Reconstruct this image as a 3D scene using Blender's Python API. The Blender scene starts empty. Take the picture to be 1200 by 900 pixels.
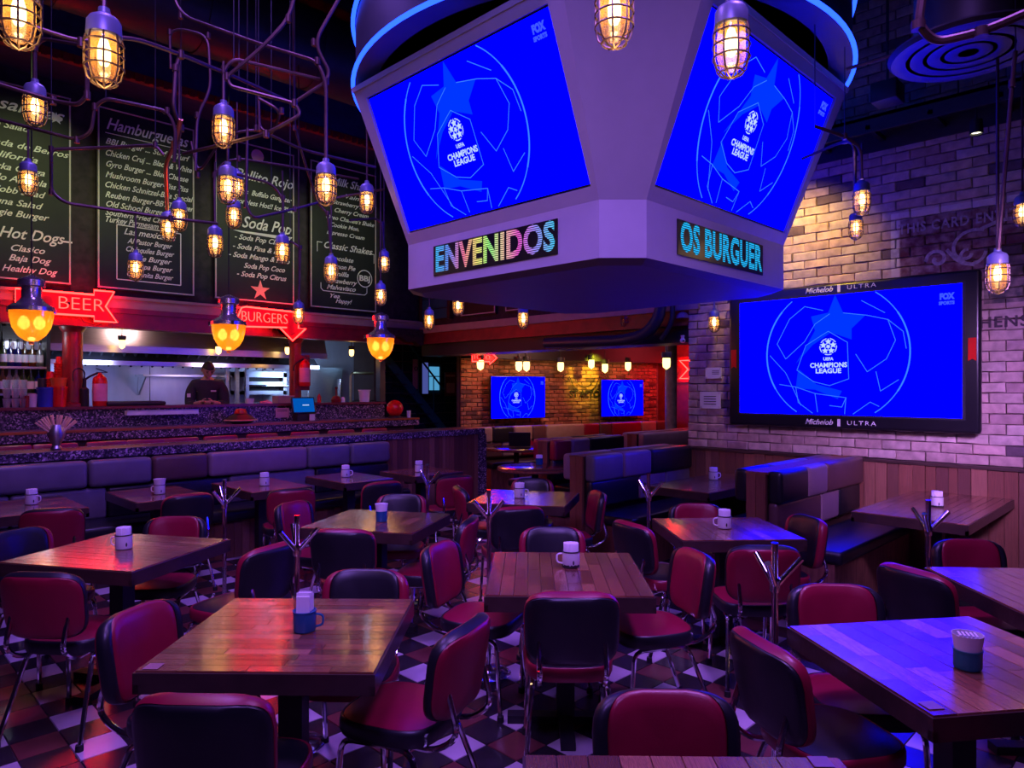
import bpy, bmesh, math, random
from mathutils import Vector, Matrix
random.seed(7)
R2 = math.sqrt(2.0); PI = math.pi
C = bpy.context.scene.collection
SC = bpy.context.scene

# ---------------------------------------------------------------- camera, world, lights
CAMZ = 1.69; FOC = 820.0; HORY = 455.0
cd = bpy.data.cameras.new('camera'); cam = bpy.data.objects.new('camera', cd); C.objects.link(cam)
cam.location = (0, 0, CAMZ); cam.rotation_euler = (PI/2, 0, -PI/4)
cd.sensor_width = 36.0; cd.lens = FOC/1200*36; cd.shift_y = 5/1200; cd.clip_start = 0.05; cd.clip_end = 60
SC.camera = cam
w = bpy.data.worlds.new('night'); SC.world = w; w.use_nodes = True
w.node_tree.nodes['Background'].inputs[0].default_value = (0.10, 0.05, 0.30, 1)
w.node_tree.nodes['Background'].inputs[1].default_value = 0.05
SC.view_settings.view_transform = 'Standard'; SC.view_settings.look = 'None'
SC.view_settings.exposure = 0.0; SC.view_settings.gamma = 1.0

def area(loc, tgt, size, col, power, spread=160):
    l = bpy.data.lights.new('area', 'AREA'); l.energy = power; l.color = col; l.size = size
    l.spread = math.radians(spread)
    o = bpy.data.objects.new('area_fill', l); C.objects.link(o); o.location = loc
    o.rotation_euler = (Vector(tgt)-Vector(loc)).to_track_quat('-Z', 'Y').to_euler(); return o
def spot(loc, tgt, ang, col, power, blend=0.6, r=0.04):
    l = bpy.data.lights.new('spot', 'SPOT'); l.energy = power; l.color = col; l.spot_size = math.radians(ang)
    l.spot_blend = blend; l.shadow_soft_size = r
    o = bpy.data.objects.new('spot_beam', l); C.objects.link(o); o.location = loc
    o.rotation_euler = (Vector(tgt)-Vector(loc)).to_track_quat('-Z', 'Y').to_euler(); return o
def point(loc, col, power, r=0.05):
    l = bpy.data.lights.new('point', 'POINT'); l.energy = power; l.color = col; l.shadow_soft_size = r
    o = bpy.data.objects.new('lamp_or_fill_point', l); C.objects.link(o); o.location = loc; return o
VIO = (0.40, 0.16, 1.0); BLU = (0.12, 0.10, 1.0)  # unseen violet area lights added as fill over the dining room
area((1.0, 3.2, 5.7), (2.2, 3.6, 0), 0.8, VIO, 60, 120)
area((3.0, 0.6, 5.7), (3.1, 1.5, 0), 0.8, VIO, 46, 76)
area((-0.2, 0.2, 4.4), (2.4, 3.4, 1.4), 0.8, (0.36, 0.16, 1.0), 44, 84)
area((2.0, 5.6, 5.7), (2.6, 5.8, 0), 0.8, (0.30, 0.14, 1.0), 60, 120)
area((3.8, -0.2, 2.6), (7.2, 1.7, 1.1), 0.6, (0.60, 0.28, 1.0), 22, 50)  # added fill hanging out of view, brightens the brick wall
area((6.2, 5.2, 5.6), (5.8, 4.9, 0), 0.8, (0.5, 0.2, 1.0), 30, 110)
# warm spots raking the brick walls
spot((6.35, 2.95, 3.92), (7.2, 2.98, 2.95), 84, (1.0, 0.62, 0.0), 150, 1.0)
spot((10.3, 7.85, 2.3), (10.53, 8.56, 1.9), 70, (0.95, 0.90, 0.03), 110, 0.9)
spot((4.3, 6.4, 5.0), (4.4, 9.3, 3.9), 40, (0.85, 1.0, 0.42), 180, 0.9)
spot((1.8, 6.4, 5.0), (1.7, 9.3, 3.9), 40, (0.85, 1.0, 0.42), 180, 0.9)
spot((3.0, 6.4, 5.0), (3.1, 9.3, 3.9), 40, (0.85, 1.0, 0.42), 120, 0.9)
spot((5.6, 6.4, 5.0), (5.7, 9.3, 3.9), 40, (0.85, 1.0, 0.42), 105, 0.9)
# unseen area lights added to brighten the kitchen, and lights for the back room
area((2.6, 10.15, 1.98), (2.6, 11.4, 1.5), 0.5, (0.36, 0.46, 1.0), 11)
area((4.2, 10.15, 1.98), (4.2, 11.4, 1.5), 0.5, (0.6, 0.48, 0.9), 4)
area((5.8, 10.15, 1.98), (5.8, 11.4, 1.5), 0.4, (0.35, 0.55, 1.0), 12)
area((3.0, 9.9, 2.7), (3.0, 10.3, 2.4), 0.3, (0.9, 0.5, 0.45), 5)
area((8.8, 7.4, 2.5), (8.8, 8.9, 1.3), 0.5, (1.0, 0.42, 0.30), 22)
area((11.8, 6.8, 2.5), (12.0, 8.4, 1.4), 0.5, (1.0, 0.05, 0.08), 26)
area((9.0, 5.4, 2.55), (9.0, 5.4, 0), 0.8, (0.5, 0.25, 0.9), 8)
point((6.9, 10.3, 2.2), (0.3, 0.6, 1.0), 3.0)
point((1.75, 9.6, 2.3), (0.7, 0.8, 1.0), 4.0)  # point light added where no lamp stands, brightens the bottles

# ---------------------------------------------------------------- helpers
def ray(px, py, d):
    """point seen at (px,py) at distance d along the view axis, in room coordinates"""
    s = (px-600)/FOC*d
    return Vector(((d+s)/R2, (d-s)/R2, CAMZ+(HORY-py)/FOC*d))
def sd(s, d, z=0.0): return Vector(((d+s)/R2, (d-s)/R2, z))
def onY(px, py, Y):
    k = (px-600)/FOC; return ray(px, py, R2*Y/(1-k))
def onX(px, py, X):
    k = (px-600)/FOC; return ray(px, py, R2*X/(1+k))
def face(phi): return math.radians(-45-phi)

class MB:
    def __init__(s, m=None): s.v = []; s.f = []; s.m = m or Matrix.Identity(4)
    def add(s, vs, fs, m=None):
        M = s.m @ m if m is not None else s.m
        n = len(s.v); s.v += [M @ Vector(p) for p in vs]; s.f += [tuple(i+n for i in f) for f in fs]; return s
    def box(s, c, size, rot=None):
        x, y, z = [a/2 for a in size]
        m = Matrix.Translation(c)
        if rot is not None: m = m @ rot
        s.add([(-x,-y,-z),(x,-y,-z),(x,y,-z),(-x,y,-z),(-x,-y,z),(x,-y,z),(x,y,z),(-x,y,z)],
              [(0,3,2,1),(4,5,6,7),(0,1,5,4),(1,2,6,5),(2,3,7,6),(3,0,4,7)], m); return s
    def b2(s, p0, p1): 
        return s.box([(a+b)/2 for a, b in zip(p0, p1)], [abs(a-b) for a, b in zip(p0, p1)])
    def rbox(s, c, size, r, seg=2, rot=None):
        bm = bmesh.new(); bmesh.ops.create_cube(bm, size=1.0)
        bmesh.ops.scale(bm, vec=size, verts=bm.verts)
        bmesh.ops.bevel(bm, geom=list(bm.edges), offset=r, segments=seg, profile=0.5, affect='EDGES')
        m = Matrix.Translation(c)
        if rot is not None: m = m @ rot
        bm.verts.index_update()
        s.add([v.co.copy() for v in bm.verts], [[v.index for v in f.verts] for f in bm.faces], m); bm.free(); return s
    def tube(s, pts, r, seg=8, closed=False, caps=True, rb=None):
        pts = [Vector(p) for p in pts]; n = len(pts); rings = []
        up = None
        for i, p in enumerate(pts):
            if closed: t = pts[(i+1) % n]-pts[i-1]
            else: t = pts[min(i+1, n-1)]-pts[max(i-1, 0)]
            t.normalize()
            if up is None:
                up = t.orthogonal().normalized()
            up = (up - t*up.dot(t))
            if up.length < 1e-5: up = t.orthogonal()
            up.normalize(); q = t.cross(up)
            rr = r[i] if isinstance(r, (list, tuple)) else r
            r2 = rb if rb is not None else rr
            rings.append([p + up*math.cos(2*PI*k/seg)*rr + q*math.sin(2*PI*k/seg)*r2 for k in range(seg)])
        vs = [v for ring in rings for v in ring]; fs = []
        for i in range(n if closed else n-1):
            j = (i+1) % n
            for k in range(seg):
                l = (k+1) % seg; fs.append((i*seg+k, i*seg+l, j*seg+l, j*seg+k))
        if caps and not closed:
            fs.append(tuple(range(seg))[::-1]); fs.append(tuple((n-1)*seg+k for k in range(seg)))
        return s.add(vs, fs)
    def cyl(s, p0, p1, r, seg=16): return s.tube([p0, p1], r, seg)
    def lathe(s, prof, seg=20, c=(0,0,0), m=None):
        vs = []; fs = []; n = len(prof)
        for (r, z) in prof:
            for k in range(seg):
                a = 2*PI*k/seg; vs.append((c[0]+r*math.cos(a), c[1]+r*math.sin(a), c[2]+z))
        for i in range(n-1):
            for k in range(seg):
                l = (k+1) % seg; fs.append((i*seg+k, i*seg+l, (i+1)*seg+l, (i+1)*seg+k))
        if prof[0][0] > 1e-6: fs.append(tuple(range(seg))[::-1])
        if prof[-1][0] > 1e-6: fs.append(tuple((n-1)*seg+k for k in range(seg)))
        return s.add(vs, fs, m)
    def prism(s, poly, h0, h1):
        """polygon in x,y extruded along z"""
        n = len(poly)
        return s.add([(p[0], p[1], h0) for p in poly]+[(p[0], p[1], h1) for p in poly],
            [tuple(range(n))[::-1], tuple(range(n, 2*n))]+[(i, (i+1) % n, (i+1) % n+n, i+n) for i in range(n)])
    def slab(s, quad, nrm, t):
        """quad of 3D points thickened backwards along -nrm"""
        q = [Vector(p) for p in quad]; b = [p-Vector(nrm)*t for p in q]; n = len(q)
        return s.add(q+b, [tuple(range(n)), tuple(range(n, 2*n))[::-1]]+[(i, i+n, (i+1) % n+n, (i+1) % n) for i in range(n)])
    def mesh(s, name, mat, smooth=True, ang=38):
        me = bpy.data.meshes.new(name); me.from_pydata([tuple(v) for v in s.v], [], s.f); me.update()
        bm = bmesh.new(); bm.from_mesh(me)
        bmesh.ops.recalc_face_normals(bm, faces=bm.faces); bm.to_mesh(me); bm.free()
        if smooth:
            me.polygons.foreach_set('use_smooth', [True]*len(me.polygons)); me.set_sharp_from_angle(angle=math.radians(ang))
        if mat: me.materials.append(mat)
        return me
    def build(s, name, mat, parent=None, smooth=True, world=False, kind=None, ang=38):
        if world and parent is not None:
            inv = parent.matrix_basis.inverted(); s.v = [inv @ v for v in s.v]
        o = bpy.data.objects.new(name, s.mesh(name, mat, smooth, ang)); C.objects.link(o)
        if parent is not None: o.parent = parent
        if kind: o['kind'] = kind
        return o

def tag(o, label=None, cat=None, group=None, kind=None):
    if label: o['label'] = label
    if cat: o['category'] = cat
    if group: o['group'] = group
    if kind: o['kind'] = kind
    return o
def thing(name, label, cat, loc=(0,0,0), rz=0.0, group=None):
    o = bpy.data.objects.new(name, None); C.objects.link(o); o.location = loc; o.rotation_euler = (0, 0, rz)
    o.empty_display_size = 0.1
    return tag(o, label, cat, group)
def origin_at(o, loc):
    """move a top-level mesh object's origin to loc, the mesh stays in place"""
    o.data.transform(Matrix.Translation(-Vector(loc))); o.location = loc; return o
def dup(root, loc, rz, label=None, group=None):
    r = root.copy(); C.objects.link(r); r.location = loc; r.rotation_euler = (0, 0, rz)
    if label: r['label'] = label
    if group: r['group'] = group
    def rec(src, dst):
        for ch in list(src.children):
            c = ch.copy(); C.objects.link(c); c.parent = dst; rec(ch, c)
    rec(root, r); return r
def fillet(pts, rad, n=5):
    pts = [Vector(p) for p in pts]; out = [pts[0]]
    for i in range(1, len(pts)-1):
        a, b, c = pts[i-1], pts[i], pts[i+1]
        u = a-b; v = c-b; r = min(rad, u.length*0.45, v.length*0.45)
        p = b+u.normalized()*r; q = b+v.normalized()*r
        for k in range(n+1):
            t = k/n; out.append(p*(1-t)**2 + b*2*t*(1-t) + q*t*t)
    out.append(pts[-1]); return out

def frame(o, x, y):
    """4x4 matrix: local x right, y up, z towards the viewer"""
    x = Vector(x).normalized(); z = x.cross(Vector(y)).normalized(); y = z.cross(x)
    m = Matrix((x, y, z)).transposed().to_4x4(); m.translation = Vector(o); return m

def text(body, size, mat, parent, M, name='lettering', align='CENTER', shear=0.0, ext=0.002, bold=0.0, world=True, width=None, res=3, space=1.0):
    cu = bpy.data.curves.new('t', 'FONT'); cu.body = body; cu.size = size; cu.align_x = align; cu.align_y = 'CENTER'
    cu.shear = shear; cu.extrude = ext; cu.offset = bold; cu.resolution_u = res; cu.space_character = space
    ob = bpy.data.objects.new('t', cu); C.objects.link(ob)
    dg = bpy.context.evaluated_depsgraph_get()
    me = bpy.data.meshes.new_from_object(ob.evaluated_get(dg))
    bpy.data.objects.remove(ob); me.name = name
    if width:
        xs = [v.co.x for v in me.vertices]; w0 = max(xs)-min(xs)
        if w0 > 0: me.transform(Matrix.Diagonal((width/w0, 1, 1, 1)))
    m = M
    if parent is not None and world: m = parent.matrix_basis.inverted() @ M
    me.transform(m); me.materials.clear(); me.materials.append(mat)
    o = bpy.data.objects.new(name, me); C.objects.link(o)
    if parent is not None: o.parent = parent
    return o

# ---------------------------------------------------------------- materials
def base_mat(name):
    m = bpy.data.materials.new(name); m.use_nodes = True; nt = m.node_tree
    return m, nt, nt.nodes['Principled BSDF']
def P(name, col, rough=0.5, metal=0.0, coat=0.0, spec=0.5, var=0.12, vscale=8.0, bump=0.0, bscale=60.0, crough=0.1, stretch=None):
    """procedural surface: colour broken by noise, optional fine relief"""
    m, nt, b = base_mat(name); N = nt.nodes; L = nt.links
    tc = N.new('ShaderNodeTexCoord'); mp = N.new('ShaderNodeMapping'); L.new(tc.outputs['Object'], mp.inputs[0])
    if stretch: mp.inputs['Scale'].default_value = stretch
    nz = N.new('ShaderNodeTexNoise'); nz.inputs['Scale'].default_value = vscale; nz.inputs['Detail'].default_value = 4
    L.new(mp.outputs[0], nz.inputs['Vector'])
    cr = N.new('ShaderNodeValToRGB'); L.new(nz.outputs['Fac'], cr.inputs[0])
    cr.color_ramp.elements[0].position = 0.3; cr.color_ramp.elements[1].position = 0.72
    cr.color_ramp.elements[0].color = [max(0, c*(1-var)) for c in col]+[1]
    cr.color_ramp.elements[1].color = [min(1, c*(1+var)) for c in col]+[1]
    L.new(cr.outputs[0], b.inputs['Base Color'])
    b.inputs['Roughness'].default_value = rough; b.inputs['Metallic'].default_value = metal
    b.inputs['Specular IOR Level'].default_value = spec
    b.inputs['Coat Weight'].default_value = coat; b.inputs['Coat Roughness'].default_value = crough
    if bump:
        n2 = N.new('ShaderNodeTexNoise'); n2.inputs['Scale'].default_value = bscale; n2.inputs['Detail'].default_value = 3
        L.new(mp.outputs[0], n2.inputs['Vector'])
        bp = N.new('ShaderNodeBump'); bp.inputs['Strength'].default_value = bump; bp.inputs['Distance'].default_value = 0.004
        L.new(n2.outputs['Fac'], bp.inputs['Height']); L.new(bp.outputs[0], b.inputs['Normal'])
    return m
def E(name, col, strength):
    m, nt, b = base_mat(name); N = nt.nodes
    e = N.new('ShaderNodeEmission'); e.inputs[0].default_value = (*col, 1); e.inputs[1].default_value = strength
    nt.links.new(e.outputs[0], N['Material Output'].inputs[0]); return m
def glass(name, tint, clear=0.75, rough=0.1):
    m, nt, b = base_mat(name); N = nt.nodes; L = nt.links
    t = N.new('ShaderNodeBsdfTransparent'); t.inputs[0].default_value = (1, 1, 1, 1)
    tr = N.new('ShaderNodeBsdfTranslucent'); tr.inputs[0].default_value = (*tint, 1)
    gl = N.new('ShaderNodeBsdfGlossy'); gl.inputs['Roughness'].default_value = rough
    nz = N.new('ShaderNodeTexNoise'); nz.inputs['Scale'].default_value = 60
    mr = N.new('ShaderNodeMapRange'); mr.inputs[3].default_value = clear-0.2; mr.inputs[4].default_value = min(1, clear+0.2)
    mr.inputs[1].default_value = 0.35; mr.inputs[2].default_value = 0.65
    L.new(nz.outputs['Fac'], mr.inputs[0])
    m1 = N.new('ShaderNodeMixShader'); m2 = N.new('ShaderNodeMixShader'); m2.inputs[0].default_value = 0.12
    L.new(mr.outputs[0], m1.inputs[0]); L.new(tr.outputs[0], m1.inputs[1]); L.new(t.outputs[0], m1.inputs[2])
    L.new(m1.outputs[0], m2.inputs[1]); L.new(gl.outputs[0], m2.inputs[2]); L.new(m2.outputs[0], N['Material Output'].inputs[0])
    return m
def pieces_mat(name, cols, rough, island, grain=None, bump=0.3, bscale=30, coat=0.0, mural=False, crough=0.12, nvar=0.35):
    """colour picked at random for each piece (object or mesh island), broken by noise"""
    m, nt, b = base_mat(name); N = nt.nodes; L = nt.links
    if island: g = N.new('ShaderNodeNewGeometry'); rnd = g.outputs['Random Per Island']
    else: g = N.new('ShaderNodeObjectInfo'); rnd = g.outputs['Random']
    cr = N.new('ShaderNodeValToRGB'); L.new(rnd, cr.inputs[0]); cr.color_ramp.interpolation = 'CONSTANT'
    e = cr.color_ramp.elements; n = len(cols)
    e[0].color = (*cols[0], 1); e[0].position = 0; e[1].color = (*cols[-1], 1); e[1].position = (n-1)/n
    for i in range(1, n-1):
        q = e.new(i/n); q.color = (*cols[i], 1)
    geo = N.new('ShaderNodeNewGeometry'); mp = N.new('ShaderNodeMapping')
    if grain:
        tc = N.new('ShaderNodeTexCoord'); L.new(tc.outputs['Object'], mp.inputs[0]); mp.inputs['Scale'].default_value = grain
        mul = N.new('ShaderNodeMath'); mul.operation = 'MULTIPLY'; mul.inputs[1].default_value = 37; L.new(rnd, mul.inputs[0])
        cb = N.new('ShaderNodeCombineXYZ'); L.new(mul.outputs[0], cb.inputs[0]); L.new(mul.outputs[0], cb.inputs[2]); L.new(cb.outputs[0], mp.inputs['Location'])
    else: L.new(geo.outputs['Position'], mp.inputs[0])
    nz = N.new('ShaderNodeTexNoise'); nz.inputs['Scale'].default_value = 3 if grain else 14; nz.inputs['Detail'].default_value = 6
    L.new(mp.outputs[0], nz.inputs['Vector'])
    mr = N.new('ShaderNodeMapRange'); mr.inputs[1].default_value = 0.3; mr.inputs[2].default_value = 0.7
    mr.inputs[3].default_value = 1-nvar; mr.inputs[4].default_value = 1+nvar; L.new(nz.outputs['Fac'], mr.inputs[0])
    vm = N.new('ShaderNodeVectorMath'); vm.operation = 'SCALE'; L.new(cr.outputs[0], vm.inputs[0]); L.new(mr.outputs[0], vm.inputs['Scale'])
    col = vm.outputs[0]
    if mural:
        # old painted advertisement: dark red field and slate field painted over the bricks
        sp = N.new('ShaderNodeSeparateXYZ'); L.new(geo.outputs['Position'], sp.inputs[0])
        def box(y0, y1, z0, z1):
            outs = []
            for (src, a, op) in ((sp.outputs['Y'], y0, 'GREATER_THAN'), (sp.outputs['Y'], y1, 'LESS_THAN'), (sp.outputs['Z'], z0, 'GREATER_THAN'), (sp.outputs['Z'], z1, 'LESS_THAN')):
                q = N.new('ShaderNodeMath'); q.operation = op; q.inputs[1].default_value = a; L.new(src, q.inputs[0]); outs.append(q.outputs[0])
            r = outs[0]
            for o2 in outs[1:]:
                q = N.new('ShaderNodeMath'); q.operation = 'MULTIPLY'; L.new(r, q.inputs[0]); L.new(o2, q.inputs[1]); r = q.outputs[0]
            q = N.new('ShaderNodeMath'); q.operation = 'MULTIPLY'; L.new(r, q.inputs[0])
            q2 = N.new('ShaderNodeMapRange'); q2.inputs[1].default_value = 0.35; q2.inputs[2].default_value = 0.62; q2.inputs[3].default_value = 0.9; q2.inputs[4].default_value = 0.45
            L.new(nz.outputs['Fac'], q2.inputs[0]); L.new(q2.outputs[0], q.inputs[1]); return q.outputs[0]
        for bx, c in (((-1.0, 2.06, 2.62, 3.26), (0.12, 0.015, 0.03, 1)), ((-1.0, 1.40, 2.42, 2.92), (0.05, 0.06, 0.06, 1)), ((-1.0, 2.14, 3.27, 3.33), (0.7, 0.66, 0.62, 1)), ((2.07, 2.14, 2.6, 3.33), (0.7, 0.66, 0.62, 1))):
            mx = N.new('ShaderNodeMix'); mx.data_type = 'RGBA'; L.new(box(*bx), mx.inputs[0]); L.new(col, mx.inputs[6]); mx.inputs[7].default_value = c; col = mx.outputs[2]
    L.new(col, b.inputs['Base Color']); b.inputs['Roughness'].default_value = rough
    b.inputs['Coat Weight'].default_value = coat; b.inputs['Coat Roughness'].default_value = crough
    n2 = N.new('ShaderNodeTexNoise'); n2.inputs['Scale'].default_value = bscale; n2.inputs['Detail'].default_value = 5; L.new(mp.outputs[0], n2.inputs['Vector'])
    bp = N.new('ShaderNodeBump'); bp.inputs['Strength'].default_value = bump; bp.inputs['Distance'].default_value = 0.006
    L.new(n2.outputs['Fac'], bp.inputs['Height']); L.new(bp.outputs[0], b.inputs['Normal'])
    if coat: L.new(bp.outputs[0], b.inputs['Coat Normal'])
    return m
def granite(name):
    m, nt, b = base_mat(name); N = nt.nodes; L = nt.links
    tc = N.new('ShaderNodeTexCoord'); vo = N.new('ShaderNodeTexVoronoi'); vo.inputs['Scale'].default_value = 70
    L.new(tc.outputs['Object'], vo.inputs['Vector'])
    cr = N.new('ShaderNodeValToRGB'); cr.color_ramp.interpolation = 'CONSTANT'; e = cr.color_ramp.elements
    sp = N.new('ShaderNodeSeparateColor'); L.new(vo.outputs['Color'], sp.inputs[0]); L.new(sp.outputs[0], cr.inputs[0])
    e[0].color = (0.02, 0.015, 0.03, 1); e[1].position = 0.45; e[1].color = (0.09, 0.06, 0.10, 1)
    q = e.new(0.72); q.color = (0.28, 0.18, 0.26, 1); q = e.new(0.9); q.color = (0.6, 0.42, 0.5, 1)
    L.new(cr.outputs[0], b.inputs['Base Color']); b.inputs['Roughness'].default_value = 0.3; return m

M = {}
M['chrome'] = P('chrome', (0.8, 0.8, 0.82), 0.12, 1.0, var=0.03)
M['lamp_chrome'] = P('lamp_chrome', (0.62, 0.58, 0.58), 0.22, 0.85, var=0.05)
M['steel'] = P('brushed_steel', (0.55, 0.55, 0.58), 0.35, 1.0, var=0.1, stretch=(1, 1, 12))
M['red_vinyl'] = P('red_vinyl', (0.25, 0.005, 0.03), 0.36, var=0.1, bump=0.08, bscale=300, spec=0.6)
M['black_vinyl'] = P('black_vinyl', (0.010, 0.010, 0.014), 0.38, var=0.2, bump=0.08, bscale=300, spec=0.6)
M['rubber'] = P('rubber', (0.01, 0.01, 0.01), 0.7)
M['black'] = P('black_paint', (0.012, 0.011, 0.014), 0.55, bump=0.1)
M['ceiling'] = P('ceiling_dark', (0.012, 0.010, 0.018), 0.85, var=0.4, vscale=2)
M['duct'] = P('duct_metal', (0.05, 0.05, 0.06), 0.45, 0.5)
M['pipe'] = P('conduit_steel', (0.10, 0.055, 0.06), 0.45, 0.6, var=0.3)
M['copper'] = P('copper_pipe', (0.65, 0.22, 0.08), 0.35, 0.8)
M['lamp_paint'] = P('lamp_grey_paint', (0.17, 0.19, 0.34), 0.4, 0.3, var=0.1)
M['cage'] = P('cage_wire', (0.16, 0.11, 0.08), 0.4, 0.8)
M['bulb'] = E('filament_glow', (1.0, 0.62, 0.22), 14)
M['bulb_core'] = E('filament_core', (1.0, 0.80, 0.45), 60)
M['amber'] = glass('amber_glow_glass', (1.0, 0.55, 0.16), 0.62)  # amber tint approximates the glow inside the lamp glass
M['bottle_glass'] = glass('bottle_glass', (0.5, 0.6, 0.5), 0.45)
M['granite'] = granite('speckled_granite')
M['oxblood'] = P('oxblood_paint', (0.22, 0.01, 0.015), 0.4, var=0.25)
M['dark_wood'] = P('dark_wood', (0.045, 0.022, 0.018), 0.45, var=0.4, vscale=4, stretch=(1, 1, 8), bump=0.2)
M['beige'] = P('beige_moulding', (0.36, 0.27, 0.20), 0.6, var=0.1)
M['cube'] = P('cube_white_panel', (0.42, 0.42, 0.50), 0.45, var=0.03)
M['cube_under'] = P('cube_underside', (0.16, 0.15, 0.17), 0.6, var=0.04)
M['bezel'] = P('tv_bezel', (0.008, 0.008, 0.012), 0.3)
M['screen'] = E('screen_blue', (0.0, 0.0, 1.0), 3.2)
M['screen_wall'] = E('wall_screen_blue', (0.0, 0.0, 1.0), 12.0)
M['screen_line'] = E('screen_line_blue', (0.014, 0.075, 1.0), 3.2)
M['screen_star'] = E('screen_star_blue', (0.0, 0.0115, 1.0), 3.2)
M['screen_dark'] = E('screen_deep_blue', (0.0, 0.0, 0.62), 1.0)
M['screen_white'] = E('screen_white', (0.55, 0.72, 1.0), 1.0)
M['screen_faint'] = E('screen_faint', (0.05, 0.10, 1.0), 1.0)
M['print_white'] = P('print_white', (0.7, 0.7, 0.75), 0.5)
M['neon_blue'] = E('neon_blue', (0.012, 0.055, 1.0), 4.5)
M['neon_red'] = E('neon_red', (1.0, 0.005, 0.004), 55)
M['neon_backing'] = P('neon_sign_red_plate', (0.16, 0.004, 0.004), 0.4)
M['ring'] = P('ring_metal', (0.035, 0.035, 0.06), 0.4, 0.2)
M['chalk'] = P('chalkboard', (0.006, 0.007, 0.007), 0.6, var=0.3)
M['chalk_white'] = P('chalk_paint_white', (0.88, 0.88, 0.80), 0.7, var=0.1)
M['chalk_frame'] = P('chalk_frame', (0.55, 0.50, 0.46), 0.6)
M['tile_w'] = P('tile_white', (0.50, 0.42, 0.48), 0.28, var=0.12, vscale=5, spec=0.5)
M['tile_d'] = P('tile_black', (0.022, 0.018, 0.022), 0.25, var=0.3, vscale=5)
M['tile_r'] = P('tile_brown', (0.14, 0.035, 0.035), 0.28, var=0.25, vscale=5)
M['grout'] = P('grout', (0.03, 0.02, 0.03), 0.9)
M['mortar'] = P('mortar', (0.17, 0.12, 0.115), 0.9, bump=0.3)
M['enamel'] = P('white_enamel', (0.75, 0.74, 0.78), 0.25, var=0.03)
M['enamel_blue'] = P('blue_enamel', (0.01, 0.10, 0.24), 0.25, var=0.05)
M['enamel_teal'] = P('teal_enamel', (0.01, 0.16, 0.22), 0.3, var=0.05)
M['napkin'] = P('napkin_paper', (0.78, 0.74, 0.80), 0.9, var=0.04)
M['straw'] = P('kraft_straw', (0.8, 0.52, 0.30), 0.7)
M['paper'] = P('paper', (0.62, 0.58, 0.62), 0.8, var=0.05)
M['seat_grey'] = P('grey_vinyl', (0.15, 0.125, 0.16), 0.38, var=0.1, bump=0.06, bscale=200)
M['seat_tan'] = P('tan_vinyl', (0.33, 0.23, 0.20), 0.42, var=0.1, bump=0.06, bscale=200)
M['seat_brown'] = P('brown_vinyl', (0.11, 0.05, 0.05), 0.4, var=0.1, bump=0.06, bscale=200)
M['seat_mauve'] = P('mauve_vinyl', (0.24, 0.15, 0.19), 0.4, var=0.1, bump=0.06, bscale=200)
M['red_plastic'] = P('red_plastic', (0.65, 0.01, 0.01), 0.3)
M['orange_plastic'] = P('orange_plastic', (0.8, 0.13, 0.02), 0.3)
M['blue_plastic'] = P('blue_plastic', (0.02, 0.04, 0.42), 0.35)
M['pink_paper'] = P('pink_label', (0.75, 0.32, 0.42), 0.7)
M['white_plastic'] = P('white_plastic', (0.7, 0.7, 0.75), 0.4)
M['teal'] = P('teal_paint', (0.02, 0.14, 0.18), 0.4)
M['skin'] = P('skin', (0.45, 0.26, 0.19), 0.5, var=0.08)
M['hair'] = P('black_hair', (0.012, 0.009, 0.009), 0.6, bump=0.4, bscale=200)
M['cloth'] = P('dark_jacket', (0.018, 0.018, 0.028), 0.8, var=0.2)
M['wall_dark'] = P('dark_wall', (0.028, 0.018, 0.025), 0.8, var=0.5, vscale=12)
M['blue_dark'] = P('navy_fascia', (0.02, 0.022, 0.09), 0.6, var=0.3)
M['kitchen_wall'] = P('kitchen_wall_panel', (0.52, 0.52, 0.60), 0.35, 0.3, var=0.08)
WOODS = [(0.16, 0.050, 0.028), (0.26, 0.090, 0.045), (0.12, 0.036, 0.022), (0.19, 0.070, 0.040), (0.36, 0.150, 0.075), (0.14, 0.055, 0.030), (0.22, 0.075, 0.040)]
M['stave'] = pieces_mat('butcher_block', WOODS, 0.27, False, grain=(2.0, 14.0, 14.0), bump=0.10, bscale=5, coat=1.0, crough=0.10)
M['stave_i'] = pieces_mat('butcher_block_joined', WOODS, 0.27, True, grain=(3.0, 14.0, 14.0), bump=0.10, bscale=5, coat=1.0, crough=0.10)
PL = [(0.17, 0.055, 0.030), (0.12, 0.038, 0.026), (0.22, 0.075, 0.042), (0.15, 0.055, 0.035), (0.27, 0.11, 0.065)]
M['plank'] = pieces_mat('reclaimed_plank', PL, 0.6, False, grain=(14.0, 14.0, 2.0), bump=0.5, bscale=6)
BR = [(0.50, 0.38, 0.33), (0.44, 0.32, 0.28), (0.54, 0.43, 0.38), (0.47, 0.34, 0.30), (0.38, 0.26, 0.24), (0.49, 0.39, 0.34), (0.42, 0.30, 0.28), (0.52, 0.37, 0.32), (0.46, 0.36, 0.32), (0.45, 0.33, 0.29), (0.50, 0.40, 0.35), (0.44, 0.31, 0.27), (0.48, 0.36, 0.31), (0.52, 0.42, 0.36), (0.12, 0.08, 0.10), (0.46, 0.35, 0.30)]
M['brick'] = pieces_mat('whitewashed_brick', BR, 0.85, False, bump=0.6, bscale=45, mural=True, nvar=0.22)
M['brick_i'] = pieces_mat('whitewashed_brick_joined', BR, 0.85, True, bump=0.6, bscale=45, mural=True, nvar=0.22)
BF = [(0.34, 0.13, 0.08), (0.28, 0.10, 0.07), (0.40, 0.18, 0.12), (0.30, 0.12, 0.09), (0.12, 0.05, 0.05), (0.36, 0.16, 0.10), (0.32, 0.14, 0.10)]
M['brick_far'] = pieces_mat('red_brick_joined', BF, 0.85, True, bump=0.4, bscale=45)

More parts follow.
